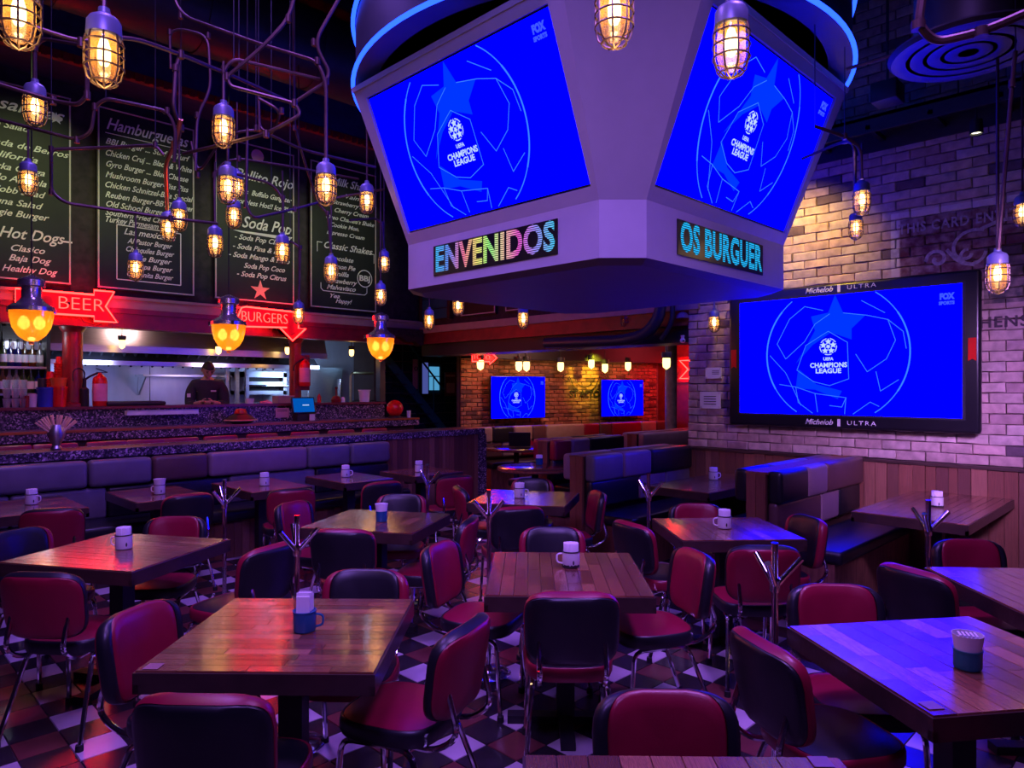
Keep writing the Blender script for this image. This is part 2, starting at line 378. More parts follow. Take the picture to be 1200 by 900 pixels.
# ================================================================ SETTING
def struct(name, mb, mat, parent=None, smooth=False):
    o = mb.build(name, mat, parent, smooth); o['kind'] = 'structure'; return o
XW = 7.2
floor = struct('floor', MB().b2((-2.6, -2.6, -0.1), (13.2, 12.2, -0.008)), M['grout'])
OX, OY, TS = 0.16, 0.13, 0.2
cells = []
for i in range(-8, 46):
    for j in range(-8, 42):
        x = OX+TS*i; y = OY+TS*j
        d = (x+y)/R2; s = (x-y)/R2
        if d < 0.4 or y > 7.3 and x < 6.8: continue
        px = 600+FOC*s/d; py = HORY+FOC*CAMZ/d
        if abs(s) > d*1.1+0.8: continue
        cells.append((d, -50 < px < 1250 and py < 930, i, j, x, y))
tm = {}
def tile_mb(x=0, y=0):
    h = 0.0985; b = 0.0965
    vs = [(x-h, y-h, -0.008), (x+h, y-h, -0.008), (x+h, y+h, -0.008), (x-h, y+h, -0.008), (x-b, y-b, 0), (x+b, y-b, 0), (x+b, y+b, 0), (x-b, y+b, 0)]
    return vs, [(4, 5, 6, 7), (0, 1, 5, 4), (1, 2, 6, 5), (2, 3, 7, 6), (3, 0, 4, 7)]
def tcol(i, j): return 'tile_w' if i % 2 == 0 and j % 2 == 0 else ('tile_r' if i % 2 and j % 2 else 'tile_d')
inview = sorted([c for c in cells if c[1]])[:300]; chosen = {(c[2], c[3]) for c in inview}
for k in ('tile_w', 'tile_r', 'tile_d'): tm[k] = MB().add(*tile_mb()).mesh('tile', M[k], False)
rest = {k: MB() for k in tm}
for c in cells:
    k = tcol(c[2], c[3])
    if (c[2], c[3]) in chosen:
        o = bpy.data.objects.new('tile', tm[k]); C.objects.link(o); o.parent = floor; o.location = (c[4], c[5], random.uniform(-0.0006, 0.0006))
    else: rest[k].add(*tile_mb(c[4], c[5]))
me = MB(); 
rt = rest['tile_d']; nd = len(rt.f); rt.v2 = None
a = MB(); fm = []
for n_, k in enumerate(('tile_d', 'tile_w', 'tile_r')):
    a.add(rest[k].v, rest[k].f); fm += [n_]*len(rest[k].f)
tr = a.build('tile_field', M['tile_d'], floor, False, kind='stuff')
for k in ('tile_w', 'tile_r'): tr.data.materials.append(M[k])
tr.data.polygons.foreach_set('material_index', fm)

# ---- brick walls
def brick_geo(L, H, T, seed):
    r = random.Random(seed); j = lambda a: r.uniform(-a, a)
    vs = []; fs = []
    back = [(-L/2, T, -H/2), (L/2, T, -H/2), (L/2, T, H/2), (-L/2, T, H/2)]
    def ringp(e, y, a, m=3):
        out = []; x0, x1, z0, z1 = -L/2+e, L/2-e, -H/2+e, H/2-e
        for k in range(m): out.append((x0+(x1-x0)*k/m+j(a)*(k > 0), y+j(a), z0+j(a)))
        out.append((x1+j(a), y+j(a), z0+j(a)))
        for k in range(m): out.append((x1-(x1-x0)*k/m+j(a)*(k > 0), y+j(a), z1+j(a)))
        out.append((x0+j(a), y+j(a), z1+j(a))); return out
    A = ringp(0, T, 0); B = ringp(0.0, 0.007, 0.003); D = ringp(0.007, 0.0, 0.0045)
    n = len(A); vs = A+B+D
    for q in (0, 1):
        for k in range(n): fs.append((q*n+k, q*n+(k+1) % n, (q+1)*n+(k+1) % n, (q+1)*n+k))
    m = (n-2)//2
    for k in range(m): fs.append((2*n+k, 2*n+k+1, 2*n+n-2-k, 2*n+n-1-k))
    return vs, fs
BL, BH, BT, JT = 0.236, 0.081, 0.035, 0.009
def brick_wall(wall, fr, width, z0, z1, mat_o, mat_i, n_obj, vis, BL=BL, BH=BH, JT=JT):
    """fr: matrix whose x runs along the wall, z up, -y out of it"""
    full = [brick_geo(BL, BH, BT, s) for s in range(6)]; half = [brick_geo((BL-JT)/2, BH, BT, 20+s) for s in range(3)]
    fm_ = [MB().add(*g).mesh('brick', mat_o, True, 30) for g in full] if n_obj else []
    hm_ = [MB().add(*g).mesh('brick', mat_o, True, 30) for g in half] if n_obj else []
    items = []; rows = int((z1-z0)/(BH+JT)); px_ = BL+JT
    for r in range(rows):
        z = z0+BH/2+JT/2+r*(BH+JT); x = 0.0
        if r % 2: items.append((x+(BL-JT)/4, z, 1)); x += px_/2
        while x+BL <= width+0.01: items.append((x+BL/2, z, 0)); x += px_
        if x+BL/2 <= width+0.02: items.append((x+(BL-JT)/4, z, 1))
    sc = []
    for it in items:
        p = fr @ Vector((it[0], 0, it[1])); d = (p.x+p.y)/R2; s = (p.x-p.y)/R2
        px = 600+FOC*s/d; py = HORY-FOC*(p.z-CAMZ)/d
        sc.append((d if (n_obj and vis(px, py)) else 999, it))
    sc.sort(key=lambda t: t[0]); a = MB()
    for n_, (d, it) in enumerate(sc):
        m = fr @ Matrix.Translation((it[0], random.uniform(-0.010, 0.002), it[1])) @ Matrix.Rotation(random.uniform(-.012, .012), 4, 'Y')
        k = random.randrange(6) if not it[2] else random.randrange(3)
        if n_ < n_obj and d < 900:
            o = bpy.data.objects.new('brick', (hm_ if it[2] else fm_)[k]); C.objects.link(o); o.parent = wall; o.matrix_basis = m
        else: a.add(*(half if it[2] else full)[k], m)
    a.build('brick_field', mat_i, wall, True, kind='stuff', ang=30)
def wall_frame(p, dirx): 
    x = Vector((*dirx, 0)).normalized(); z = Vector((0, 0, 1)); y = z.cross(x)
    m = Matrix((x, y, z)).transposed().to_4x4(); m.translation = Vector((*p, 0)); return m
WY1 = 4.30
wr = struct('wall_right', MB().b2((XW+0.030, -2.6, 0), (XW+0.35, WY1, 6.3)), M['mortar'])
def visr(px, py):
    if not (800 < px < 1210 and 0 < py < 560): return False
    if 856 < px < 1140 and 350 < py < 495: return False
    if px < 925 and py < 335 or px < 975 and py < 110 : return False
    return True
brick_wall(wr, wall_frame((XW, WY1), (0, -1)), WY1-0.4, 1.02, 5.9, M['brick'], M['brick_i'], 300, visr)
# reveal of the wall end facing the far room
m_ = wall_frame((XW+0.30, WY1), (-1, 0))
# wainscot
tw = struct('trim_1', MB().b2((XW-0.055, -2.5, 0.0), (XW+0.03, WY1-0.02, 0.99)), M['dark_wood'])
y = WY1-0.02; k = 0
pm = [MB().b2((-0.5, -0.5, -0.5), (0.5, 0.5, 0.5)).mesh('plank', M['plank'], False)]
def piece(name, mesh, parent, loc, scale, rz=0.0):
    o = bpy.data.objects.new(name, mesh); C.objects.link(o); o.parent = parent; o.location = loc; o.scale = scale; o.rotation_euler = (0, 0, rz); return o
while y > 0.5:
    wd = random.choice([0.07, 0.085, 0.10, 0.12]); t = random.uniform(0.012, 0.026); h = 0.985+random.uniform(-0.004, 0.012)
    piece('plank', pm[0], tw, (XW-0.055-t/2, y-wd/2, h/2), (t, wd-0.004, h)); y -= wd
struct('trim_2', MB().b2((XW-0.09, -2.5, 0.992), (XW+0.03, WY1-0.02, 1.018)), M['dark_wood'])

# side and rear walls that close the room, ceiling
struct('wall_rear', MB().b2((-2.7, -2.7, 0), (XW+0.3, -2.6, 6.3)), M['wall_dark'])
struct('wall_front', MB().b2((-2.7, -2.7, 0), (-2.6, 9.6, 6.3)), M['wall_dark'])
ceil = struct('ceiling', MB().b2((-2.7, -2.7, 6.2), (XW+0.4, 9.8, 6.3)), M['ceiling'])
cb = MB()
for k in range(12): cb.box((2.2, -1.6+k*0.95, 6.1), (9.6, 0.10, 0.2))
cb.build('joist', M['ceiling'], ceil, False)
YL = 9.4
# wall above the kitchen opening, with the boards; soffit moulding and oxblood beam
struct('wall_left', MB().b2((-2.6, YL+0.04, 2.78), (7.6, YL+0.25, 6.2)), M['wall_dark'])
struct('trim_3', MB().b2((-2.6, YL-0.06, 2.66), (7.26, YL+0.2, 2.79)).b2((-2.6, YL-0.10, 2.765), (7.2, YL+0.1, 2.80)), M['beige'])
struct('trim_4', MB().b2((-2.6, YL-0.02, 2.42), (7.26, YL+0.2, 2.66)).b2((-2.6, YL-0.05, 2.60), (7.26, YL+0.1, 2.66)), M['oxblood'])
# navy fascia with its red dentil line over the boards
fa = struct('trim_5', MB().b2((-2.6, YL-0.75, 5.25), (7.2, YL+0.04, 6.2)), M['blue_dark'])
struct('trim_6', MB().b2((-2.6, YL-0.80, 5.18), (7.2, YL-0.70, 5.26)), M['oxblood'])
dm = MB().b2((-0.5, -0.5, -0.5), (0.5, 0.5, 0.5)).mesh('dentil', M['oxblood'], False)
for k in range(72): piece('dentil', dm, fa, (0.2+k*0.1, YL-0.815, 5.20), (0.05, 0.03, 0.09))
# upper wall over the passage to the back room
struct('wall_upper', MB().b2((XW+0.05, WY1, 2.72), (XW+0.3, YL+0.1, 6.2)), M['wall_dark'])
struct('trim_7', MB().b2((XW-0.04, WY1-0.15, 2.60), (XW+0.2, YL, 2.71)), M['beige'])
struct('trim_8', MB().b2((XW, WY1, 2.42), (XW+0.22, YL, 2.60)).b2((XW-0.03, WY1, 2.42), (XW+0.22, YL, 2.46)), M['oxblood'])
struct('trim_9', MB().b2((XW+0.05, WY1, 2.23), (XW+0.5, YL, 2.42)), M['black'])
# low ceiling of the back room and of the kitchen
struct('ceiling_low', MB().b2((XW+0.2, 3.6, 2.62), (13.3, 12.2, 2.72)).b2((-2.6, YL+0.2, 2.78), (XW+0.4, 12.2, 2.88)), M['ceiling'])
# back room far wall (brick)
P1 = Vector((7.86, 9.10)); P2 = Vector((12.5, 8.15)); dv = (P2-P1).normalized()
nrm = Vector((dv.y, -dv.x))
if nrm.y > 0: nrm = -nrm
wf = struct('wall_far', MB().slab([(P1.x-nrm.x*.03, P1.y-nrm.y*.03, 0), (P2.x-nrm.x*.03, P2.y-nrm.y*.03, 0), (P2.x-nrm.x*.03, P2.y-nrm.y*.03, 2.62), (P1.x-nrm.x*.03, P1.y-nrm.y*.03, 2.62)], (nrm.x, nrm.y, 0), 0.12), M['mortar'])
brick_wall(wf, wall_frame(P1, dv), (P2-P1).length, 0.7, 2.3, None, M['brick_far'], 0, None, BL=0.21, BH=0.062, JT=0.012)
def farpt(px, py):
    """point on the far wall seen at px,py"""
    r = ray(px, py, 1)-Vector((0, 0, CAMZ)); r2 = Vector((r.x, r.y)); 
    t = (P1-Vector((0, 0))).dot(nrm)/r2.dot(nrm); return Vector((0, 0, CAMZ))+r*t
FN = Vector((nrm.x, nrm.y, 0)); FD = Vector((dv.x, dv.y, 0))
# dark beam above the brick
struct('trim_10', MB().slab([tuple(P1+nrm*.35)+(2.20,), tuple(P2+nrm*.35)+(2.20,), tuple(P2+nrm*.35)+(2.62,), tuple(P1+nrm*.35)+(2.62,)], (nrm.x, nrm.y, 0), 0.35), M['black'])
struct('wall_far_side', MB().b2((12.5, 2.5, 0), (12.6, 8.2, 2.7)), M['oxblood'])
struct('wall_far_near', MB().b2((XW+0.3, 3.5, 0), (12.6, 3.6, 2.7)), M['wall_dark'])
# stair lobby: return wall, dark tiled wall
struct('wall_return', MB().slab([(7.86, 9.14, 0), (9.6, 11.0, 0), (9.6, 11.0, 2.7), (7.86, 9.14, 2.7)], (-0.7, 0.7, 0), 0.08), M['wall_dark'])
wst = struct('wall_stair', MB().b2((7.5, 10.9, 0), (9.7, 11.0, 2.8)), M['mortar'])
tg = MB().b2((-0.5, -0.5, -0.5), (0.5, 0.5, 0.5)).mesh('tile', P('dark_teal_tile', (0.012, 0.035, 0.045), 0.25, var=0.5), False)
for i in range(10):
    for j in range(13): piece('tile', tg, wst, (7.6+i*0.2, 10.895, 0.1+j*0.2), (0.19, 0.014, 0.19))
# kitchen back wall and floor
kw = struct('wall_kitchen', MB().b2((-2.6, 11.5, 0), (7.8, 11.6, 2.8)), M['mortar'])
kp = MB().b2((-0.5, -0.5, -0.5), (0.5, 0.5, 0.5)).mesh('panel', M['kitchen_wall'], False)
for i in range(10): piece('panel', kp, kw, (-1.3+i*0.9, 11.49, 1.4), (0.89, 0.02, 2.7))
struct('wall_kitchen_side', MB().slab([(6.62, 9.78, 0), (7.78, 11.5, 0), (7.78, 11.5, 2.8), (6.62, 9.78, 2.8)], (-0.83, 0.56, 0), -0.05), M['wall_dark'])
struct('floor_kitchen', MB().b2((-2.6, 9.8, 0), (6.6, 11.5, 0.35)), M['grout'])

# ================================================================ BAR, DIVIDER, KITCHEN COUNTER
dvd = thing('booth_divider', 'long low wall topped with speckled granite behind the grey booth', 'partition', (3.0, 7.5, 0))
DX0, DX1, DY0, DY1 = -1.5, 6.85, 7.42, 7.86
MB().b2((DX0, DY0+0.03, 0), (DX1-0.03, DY1-0.02, 1.04)).build('core', M['dark_wood'], dvd, False, True)
MB().b2((DX0, DY0-0.01, 1.045), (DX1, DY1, 1.085)).b2((DX0, DY0-0.02, 1.035), (DX1, DY0+0.03, 1.115)).b2((DX0, DY1-0.03, 1.035), (DX1, DY1+0.02, 1.115)).build('granite_edge', M['granite'], dvd, False, True)
MB().b2((DX0, DY0+0.03, 1.085), (DX1, DY1-0.03, 1.112)).build('wooden_top', M['dark_wood'], dvd, False, True)
MB().b2((DX1-0.12, DY0-0.03, 0), (DX1+0.02, DY1, 1.04)).build('granite_end_post', M['granite'], dvd, False, True)
x = 5.16
while x < 6.66:
    wd = random.choice([0.06, 0.075, 0.09]); piece('plank', pm[0], dvd, (x+wd/2-3.0, DY0+0.012-7.5, 0.52), (wd-0.004, 0.03+random.uniform(0, 0.008), 1.03)); x += wd
bar = thing('bar_counter', 'speckled granite bar counter running in front of the open kitchen', 'counter', (3, 8.95, 0))
MB().b2((-1.5, 8.95, 0), (6.75, 9.34, 1.12)).build('base', M['dark_wood'], bar, False, True)
MB().b2((-1.5, 8.88, 1.11), (6.8, 9.34, 1.225)).build('counter_top', M['granite'], bar, False, True)
MB().b2((-1.5, 8.87, 1.20), (6.8, 8.88, 1.228)).build('metal_trim', M['copper'], bar, False, True)
kc = thing('kitchen_counter', 'raised granite pass counter below the kitchen opening', 'counter', (3, 9.55, 0))
MB().b2((-1.5, YL, 0), (6.5, 9.75, 1.44)).build('granite_front', M['granite'], kc, False, True)
MB().b2((-1.5, YL-0.05, 1.44), (6.5, 9.80, 1.475)).build('ledge', P('ledge_red_brown', (0.16, 0.04, 0.05), 0.25), kc, False, True)
# red columns
for n_, (px, r_) in enumerate(((85, 0.105), (346, 0.085))):
    b = onY(px, 470, 9.6); 
    t = thing('column', ['round red column under the neon beer arrow', 'red column beside the lit till, under the neon burger arrow'][n_], 'column', (b.x, 9.6, 1.475))
    MB().lathe([(r_, 0.0), (r_, 0.95)], 24).build('shaft', M['oxblood'], t)
    MB().lathe([(r_+.03, 0.0), (r_+.03, 0.03), (r_, 0.05)], 24).build('foot_ring', M['oxblood'], t)
    MB().lathe([(r_, 0.88), (r_+.035, 0.93), (r_+.035, 0.96)], 24).build('capital', M['oxblood'], t)
# low stools between divider and bar
st0 = None
for n_, px in enumerate((5, 60, 120, 165, 205, 252, 300, 350, 392, 431)):
    p = onY(px, 519, 8.45)
    lab = 'red backed bar stool %s' % ['at the left edge of the photo', 'just left of the glass vase', 'right of the glass vase', 'below the left end of the white tray', 'below the right end of the white tray', 'below the cook, left of the dark football', 'right of the dark football', 'below the lit till', 'right of the lit till', 'nearest the red ball'][n_]
    if st0 is None:
        st0 = thing('bar_stool', lab, 'stool', (p.x, 8.45, 0), 0, 'bar stools behind the divider')
        MB().lathe([(0.17, 0.78), (0.18, 0.80), (0.18, 0.84), (0.15, 0.86), (0, 0.865)], 20).build('seat', M['red_vinyl'], st0)
        MB().rbox((0, -0.17, 1.03), (0.40, 0.06, 0.20), 0.025).build('backrest', M['red_vinyl'], st0)
        MB().tube([(-0.15, -0.16, 0.95), (-0.14, -0.12, 0.79)], 0.012).tube([(0.15, -0.16, 0.95), (0.14, -0.12, 0.79)], 0.012).build('back_frame', M['chrome'], st0)
        MB().cyl((0, 0, 0.03), (0, 0, 0.79), 0.03).lathe([(0.2, 0), (0.2, 0.015), (0.04, 0.04)], 20).build('pedestal', M['chrome'], st0)
    else: dup(st0, (p.x, 8.45, 0), 0.0, lab)

# ================================================================ KITCHEN EQUIPMENT
def eq(name, label, cat, loc): return thing(name, label, cat, loc)
hd = eq('extractor_hood', 'long stainless steel extractor hood over the kitchen cooking line', 'hood', (3.2, 10.6, 2.3))
MB().slab([(1.6, 10.15, 2.25), (5.9, 10.15, 2.25), (5.9, 10.25, 2.62), (1.6, 10.25, 2.62)], (0, -1, 0), 0.03).build('front_panel', M['steel'], hd, False, True)
MB().b2((1.6, 10.13, 2.16), (5.9, 10.19, 2.25)).build('lip', M['steel'], hd, False, True)
MB().b2((1.6, 10.2, 2.62), (5.9, 11.4, 2.68)).b2((1.6, 10.2, 2.12), (1.64, 11.4, 2.62)).build('casing', M['steel'], hd, False, True)
fl = MB().b2((-0.5, -0.5, -0.5), (0.5, 0.5, 0.5)).mesh('filter_slat', M['duct'], False)
for k in range(26):
    o = piece('filter_slat', fl, hd, (1.75+k*0.14-3.2, 10.55-10.6, 2.22-2.3), (0.02, 0.5, 0.22)); o.rotation_euler = (math.radians(-35), 0, 0)
MB().slab([(1.64, 10.75, 2.36), (5.9, 10.75, 2.36), (5.9, 10.4, 2.04), (1.64, 10.4, 2.04)], (0, -0.7, 0.7), 0.02).build('filter_backing', M['black'], hd, False, True)
MB().b2((1.6, 10.38, 2.00), (5.9, 10.44, 2.06)).build('gutter', M['steel'], hd, False, True)
a0 = onY(165, 441, 11.2); a1 = onY(262, 449, 11.2)
sh = eq('wall_shelf', 'stainless wall shelf left of the cook', 'shelf', ((a0.x+a1.x)/2, 11.3, a0.z))
MB().b2((a0.x, 11.1, a0.z), (a1.x+0.1, 11.48, a0.z+0.03)).build('board', M['steel'], sh, False, True)
for xx in (a0.x+0.05, a1.x): MB().prism([(0, 0), (0.34, 0), (0.34, -0.28)], -0.01, 0.01).build('bracket', M['steel'], sh, False).matrix_basis = Matrix(((0, 0, 1, xx-sh.location.x), (1, 0, 0, -0.18), (0, 1, 0, 0), (0, 0, 0, 1)))
a0 = onY(281, 436, 11.1); a1 = onY(331, 462, 11.1)
ov = eq('broiler', 'stainless broiler with dark slot mouth right of the cook', 'oven', ((a0.x+a1.x)/2, 11.1, a1.z))
w_ = a1.x-a0.x; h_ = a0.z-a1.z
MB().box((0, 0.1, h_*0.9), (w_, 0.5, h_*0.25)).box((0, 0.1, 0.03), (w_, 0.5, 0.06)).box((-w_/2+.03, 0.1, h_/2), (0.06, 0.5, h_)).box((w_/2-.03, 0.1, h_/2), (0.06, 0.5, h_)).build('body', M['steel'], ov, False)
MB().box((0, 0.15, h_*0.45), (w_-.1, 0.4, h_*0.7)).build('mouth', M['black'], ov, False)
MB().box((0, -0.12, h_*0.48), (w_-.1, 0.06, 0.07)).build('rack', M['steel'], ov, False)
MB().cyl((-w_/2, -0.2, 0.14), (w_/2, -0.2, 0.14), 0.02).build('handle_bar', M['chrome'], ov)
a0 = onY(266, 420, 10.9)
po = eq('work_rack', 'upright steel posts standing between cook and broiler', 'rack', (a0.x, 10.9, 0.35))
for dx in (0, 0.16, 0.32): MB().box((dx, 0, 1.1), (0.05, 0.05, 2.2)).build('post', M['steel'], po, False)
MB().box((0.16, 0.05, 1.72), (0.5, 0.3, 0.03)).build('shelf', M['steel'], po, False)
a0 = onY(400, 425, 11.2)
fr = eq('steel_fridge', 'tall steel cabinet right of the hanging extinguisher', 'cabinet', (a0.x-0.45, 11.22, 0.35))
MB().box((0, 0, 0.85), (0.7, 0.45, 1.7)).build('body', M['steel'], fr, False)
for zz in (0.45, 1.25): MB().box((0, -0.235, zz), (0.64, 0.02, 0.72)).build('door', M['steel'], fr, False)
MB().cyl((0.28, -0.27, 1.0), (0.28, -0.27, 1.5), 0.012).build('handle', M['chrome'], fr)
pc = ray(408, 410, 1)
q0 = onY(411, 465, 10.6); q1 = onY(411, 437, 10.6); q2 = onY(447, 435, 10.6); q3 = onY(447, 418, 10.6)
tag(origin_at(MB().tube(fillet([(q0.x, 10.6, 0.355), (q1.x, 10.6, q1.z), (q2.x, 10.6, q1.z), (q3.x, 10.6, 2.7)], 0.08), 0.025).build('gas_pipe', P('brass_pipe', (0.5, 0.38, 0.2), 0.35, 0.9), None), (q0.x, 10.6, 0.355)), 'brass gas pipe stepping up beside the dark oven', 'pipe')
a0 = onY(425, 470, 10.9)
dk = eq('pizza_oven', 'black arched oven in the dark kitchen end', 'oven', (a0.x+0.02, 10.85, 0.35))
arc = [(-0.38, 0)]+[(0.38*math.cos(PI-t*PI/10), 0.75+0.38*math.sin(t*PI/10)) for t in range(11)]+[(0.38, 0)]
MB(Matrix.Rotation(PI/2, 4, 'X')).prism(arc, -0.25, 0.25).build('body', M['black'], dk)
MB(Matrix.Translation((0, -0.26, 0.75))).tube([(0.30*math.cos(t*PI/12), 0, 0.30*math.sin(t*PI/12)) for t in range(13)], 0.015).build('arch_trim', M['duct'], dk)
tag(origin_at(MB().box((onY(446, 440, 9.62).x, 9.62, 1.95), (0.1, 0.12, 0.95)).build('post', M['duct'], None, False), (onY(446, 440, 9.62).x, 9.62, 1.475)), 'grey square post at the right end of the kitchen opening', 'post')

# liquor shelving at far left
a0 = onY(58, 440, 10.0)
ls = eq('bottle_rack', 'dark bottle shelving at the left edge of the kitchen', 'shelf', (a0.x-0.55, 10.05, 0.35))
for xx in (0.52, -0.9): MB().box((xx, 0, 1.15), (0.04, 0.3, 2.3)).build('upright', M['duct'], ls, False)
MB().box((-0.19, 0.16, 1.15), (1.45, 0.02, 2.3)).build('back_panel', M['black'], ls, False)
SZ = [onY(30, 431, 10.0).z-0.35, onY(30, 462, 10.0).z-0.35]
for zz in SZ: MB().box((-0.19, 0, zz), (1.38, 0.3, 0.025)).build('shelf_board', M['steel'], ls, False)
bp_ = [(0.0, 0), (0.035, 0.0), (0.038, 0.02), (0.038, 0.17), (0.014, 0.22), (0.013, 0.29), (0.0, 0.29)]
bcols = {'green': (0.25, 0.4, 0.08), 'clear': (0.65, 0.68, 0.6), 'amber': (0.5, 0.25, 0.06), 'blue': (0.04, 0.06, 0.6)}
bm_ = {}
for k, c in bcols.items():
    bm_[k] = (MB().lathe(bp_, 14).mesh('bottle_body', glass('glass_'+k, c, 0.3)), MB().lathe([(0, .285), (.015, .285), (.015, .32), (0, .32)], 10).mesh('cap', M['black']), MB().lathe([(.0385, .05), (.0385, .14)], 14).mesh('label', M['paper']))
for lev, pxs in ((0, (4, 12, 21, 29, 38, 47)), (1, (3, 11, 19, 27, 36, 45, 53))):
    for q, px in enumerate(pxs):
        p = onY(px, 440, 9.95); k = list(bcols)[(q*3+lev*2+(q//2)) % 4]
        t = thing('bottle', '%s liquor bottle %s on the %s bar shelf' % (k+' glass', ['first', 'second', 'third', 'fourth', 'fifth', 'sixth', 'seventh'][q]+' from the left', ['upper', 'lower'][lev]), 'bottle', (p.x, 9.95, 0.35+SZ[lev]+0.0135), 0, 'liquor bottles on the rack')
        for me_, nm in zip(bm_[k], ('glass_body', 'cap', 'label')):
            o = bpy.data.objects.new(nm, me_); C.objects.link(o); o.parent = t
def place_on(px, Y): return onY(px, 470, Y).x
ZC = 1.476
# containers on the pass
def vessel(name, label, cat, px, Y, prof, mat, seg=20, extra=None):
    t = thing(name, label, cat, (place_on(px, Y), Y, ZC)); MB().lathe(prof, seg).build('body', mat, t)
    if extra: extra(t)
    return t
g = lambda t: MB().lathe([(0.085, 0.285), (0.09, 0.285), (0.09, 0.31), (0.085, 0.31)], 20).build('rim', M['blue_plastic'], t)
vessel('bucket', 'round blue plastic tub left of the red cups', 'tub', 53, 9.5, [(0, 0), (0.075, 0), (0.085, 0.2), (0.09, 0.205), (0.09, 0.225), (0.0, 0.225)], M['blue_plastic'])
vessel('canister', 'dark grey canister standing behind the blue tub', 'container', 50, 9.68, [(0, 0), (0.05, 0), (0.05, 0.33), (0, 0.335)], M['duct'])
vessel('bucket', 'red plastic tub beside the red column', 'tub', 69, 9.5, [(0, 0), (0.075, 0), (0.085, 0.21), (0.09, 0.215), (0.09, 0.235), (0, 0.235)], M['red_plastic'])
o = vessel('cup_stack', 'orange stack of cups on the red tub', 'cups', 69, 9.5, [(0, 0), (0.07, 0), (0.085, 0.09), (0.085, 0.10), (0, 0.10)], M['orange_plastic']); o.location.z = ZC+0.236
def cupstack(lab, px, Y, z, n):
    t = thing('cup_stack', lab, 'cups', (place_on(px, Y), Y, z))
    for q in range(n): MB().lathe([(0.05, 0.0), (0.06, 0.022), (0.063, 0.024), (0.063, 0.032), (0.04, 0.034)], 16, (0, 0, q*0.03)).build('cup', M['red_plastic'], t)
    MB().lathe([(0.045, 0), (0.036, 0.08), (0, 0.082)], 16, (0, 0, n*0.03)).build('top_cup', M['red_plastic'], t)
cupstack('short stack of red plastic cups behind the blue tub', 59, 9.68, ZC, 11)
cupstack('tall stack of red plastic cups against the column', 70, 9.68, ZC, 17)
for q, px in enumerate((8, 18, 27)):
    t = thing('glass_rack', ['clear stacked glasses at the left edge of the pass', 'clear stacked glasses second from the left edge', 'clear stacked glasses left of the straw cups'][q], 'glasses', (place_on(px, 9.5), 9.5, ZC))
    for n_ in range(3):
        MB().lathe([(0.03, 0), (0.042, 0.1), (0.04, 0.1), (0.028, 0.004)], 14, (0, 0, n_*0.105)).build('glass', glass('clear_glass', (0.8, 0.82, 0.9), 0.45) if q+n_ == 0 else bpy.data.materials['clear_glass'], t)
vessel('cup', 'small dark red cup of straws on the pass', 'cup', 31, 9.5, [(0, 0), (0.03, 0), (0.038, 0.13), (0.03, 0.13), (0, 0.02)], M['oxblood'])
vessel('cup', 'pale pink tumbler left of the blue tub', 'cup', 38, 9.5, [(0, 0), (0.04, 0), (0.048, 0.15), (0.04, 0.15), (0, 0.02)], M['paper'])
def extinguisher(loc, label, hang):
    t = thing('fire_extinguisher', label, 'extinguisher', loc)
    MB().lathe([(0, 0), (0.075, 0.0), (0.08, 0.015), (0.08, 0.30), (0.07, 0.34), (0.035, 0.375), (0.022, 0.38), (0.022, 0.40), (0, 0.40)], 22).build('cylinder', M['red_plastic'], t)
    MB().lathe([(0.081, 0.06), (0.081, 0.27)], 22).build('label', M['pink_paper'], t)
    lv = MB().box((0.02, 0, 0.43), (0.13, 0.02, 0.012), Matrix.Rotation(0.35, 4, 'Y')).box((0.02, 0, 0.405), (0.11, 0.02, 0.01)).build('lever', M['duct'], t, False)
    MB().tube(fillet([(-0.02, 0, 0.40), (-0.12, 0, 0.35), (-0.17, 0, 0.30), (-0.18, 0, 0.22)], 0.05), 0.012).build('hose', M['rubber'], t)
    return t
extinguisher((place_on(117, 9.5), 9.5, ZC), 'red fire extinguisher standing on the pass right of the column', False)
e2 = extinguisher((place_on(357, 9.42), 9.415, 1.72), 'red extinguisher hung beside the till column', True)
MB().box((0, 0.09, 0.2), (0.24, 0.02, 0.52)).build('bracket', M['oxblood'], e2, False)
t = vessel('thermos', 'black squeeze bottle with curved spout left of the extinguisher', 'bottle', 99, 9.5, [(0, 0), (0.045, 0), (0.048, 0.02), (0.048, 0.2), (0.02, 0.23), (0.02, 0.33), (0, 0.33)], M['rubber'])
MB().tube(fillet([(0, 0, 0.32), (0, 0, 0.42), (-0.06, 0, 0.46), (-0.12, 0, 0.42), (-0.12, 0, 0.3)], 0.05), 0.008).build('spout', M['rubber'], t)
t = eq('flat_pan', 'wide black pan lying on the pass', 'pan', (place_on(157, 9.55), 9.56, ZC))
MB().rbox((0, 0, 0.025), (0.68, 0.30, 0.05), 0.02).build('body', M['black'], t); MB().box((0, 0, 0.052), (0.6, 0.24, 0.004)).build('inner_face', M['duct'], t, False)
t = eq('white_tray', 'long white tray jutting from the pass edge', 'tray', (place_on(190, 9.3), 9.28, 1.36))
MB().box((0, 0, 0.03), (0.84, 0.1, 0.055)).build('body', M['white_plastic'], t, False); MB().box((0, -0.052, 0.058), (0.84, 0.01, 0.012)).build('rim', M['steel'], t, False)
vessel('cup', 'pink coffee cup on the pass right of the cook', 'cup', 293, 9.5, [(0, 0), (0.045, 0), (0.06, 0.07), (0.053, 0.07), (0, 0.02)], M['enamel'])
t = eq('cloth', 'crumpled pale cloth beside the pink cup', 'cloth', (place_on(312, 9.5), 9.5, ZC))
a = MB().lathe([(0.09, 0), (0.08, 0.02), (0.05, 0.03), (0.0, 0.045)], 14)
a.v = [v*random.uniform(0.85, 1.15) for v in a.v]; a.v = [Vector((v.x, v.y, max(0, v.z))) for v in a.v]; a.build('fold', M['pink_paper'], t)
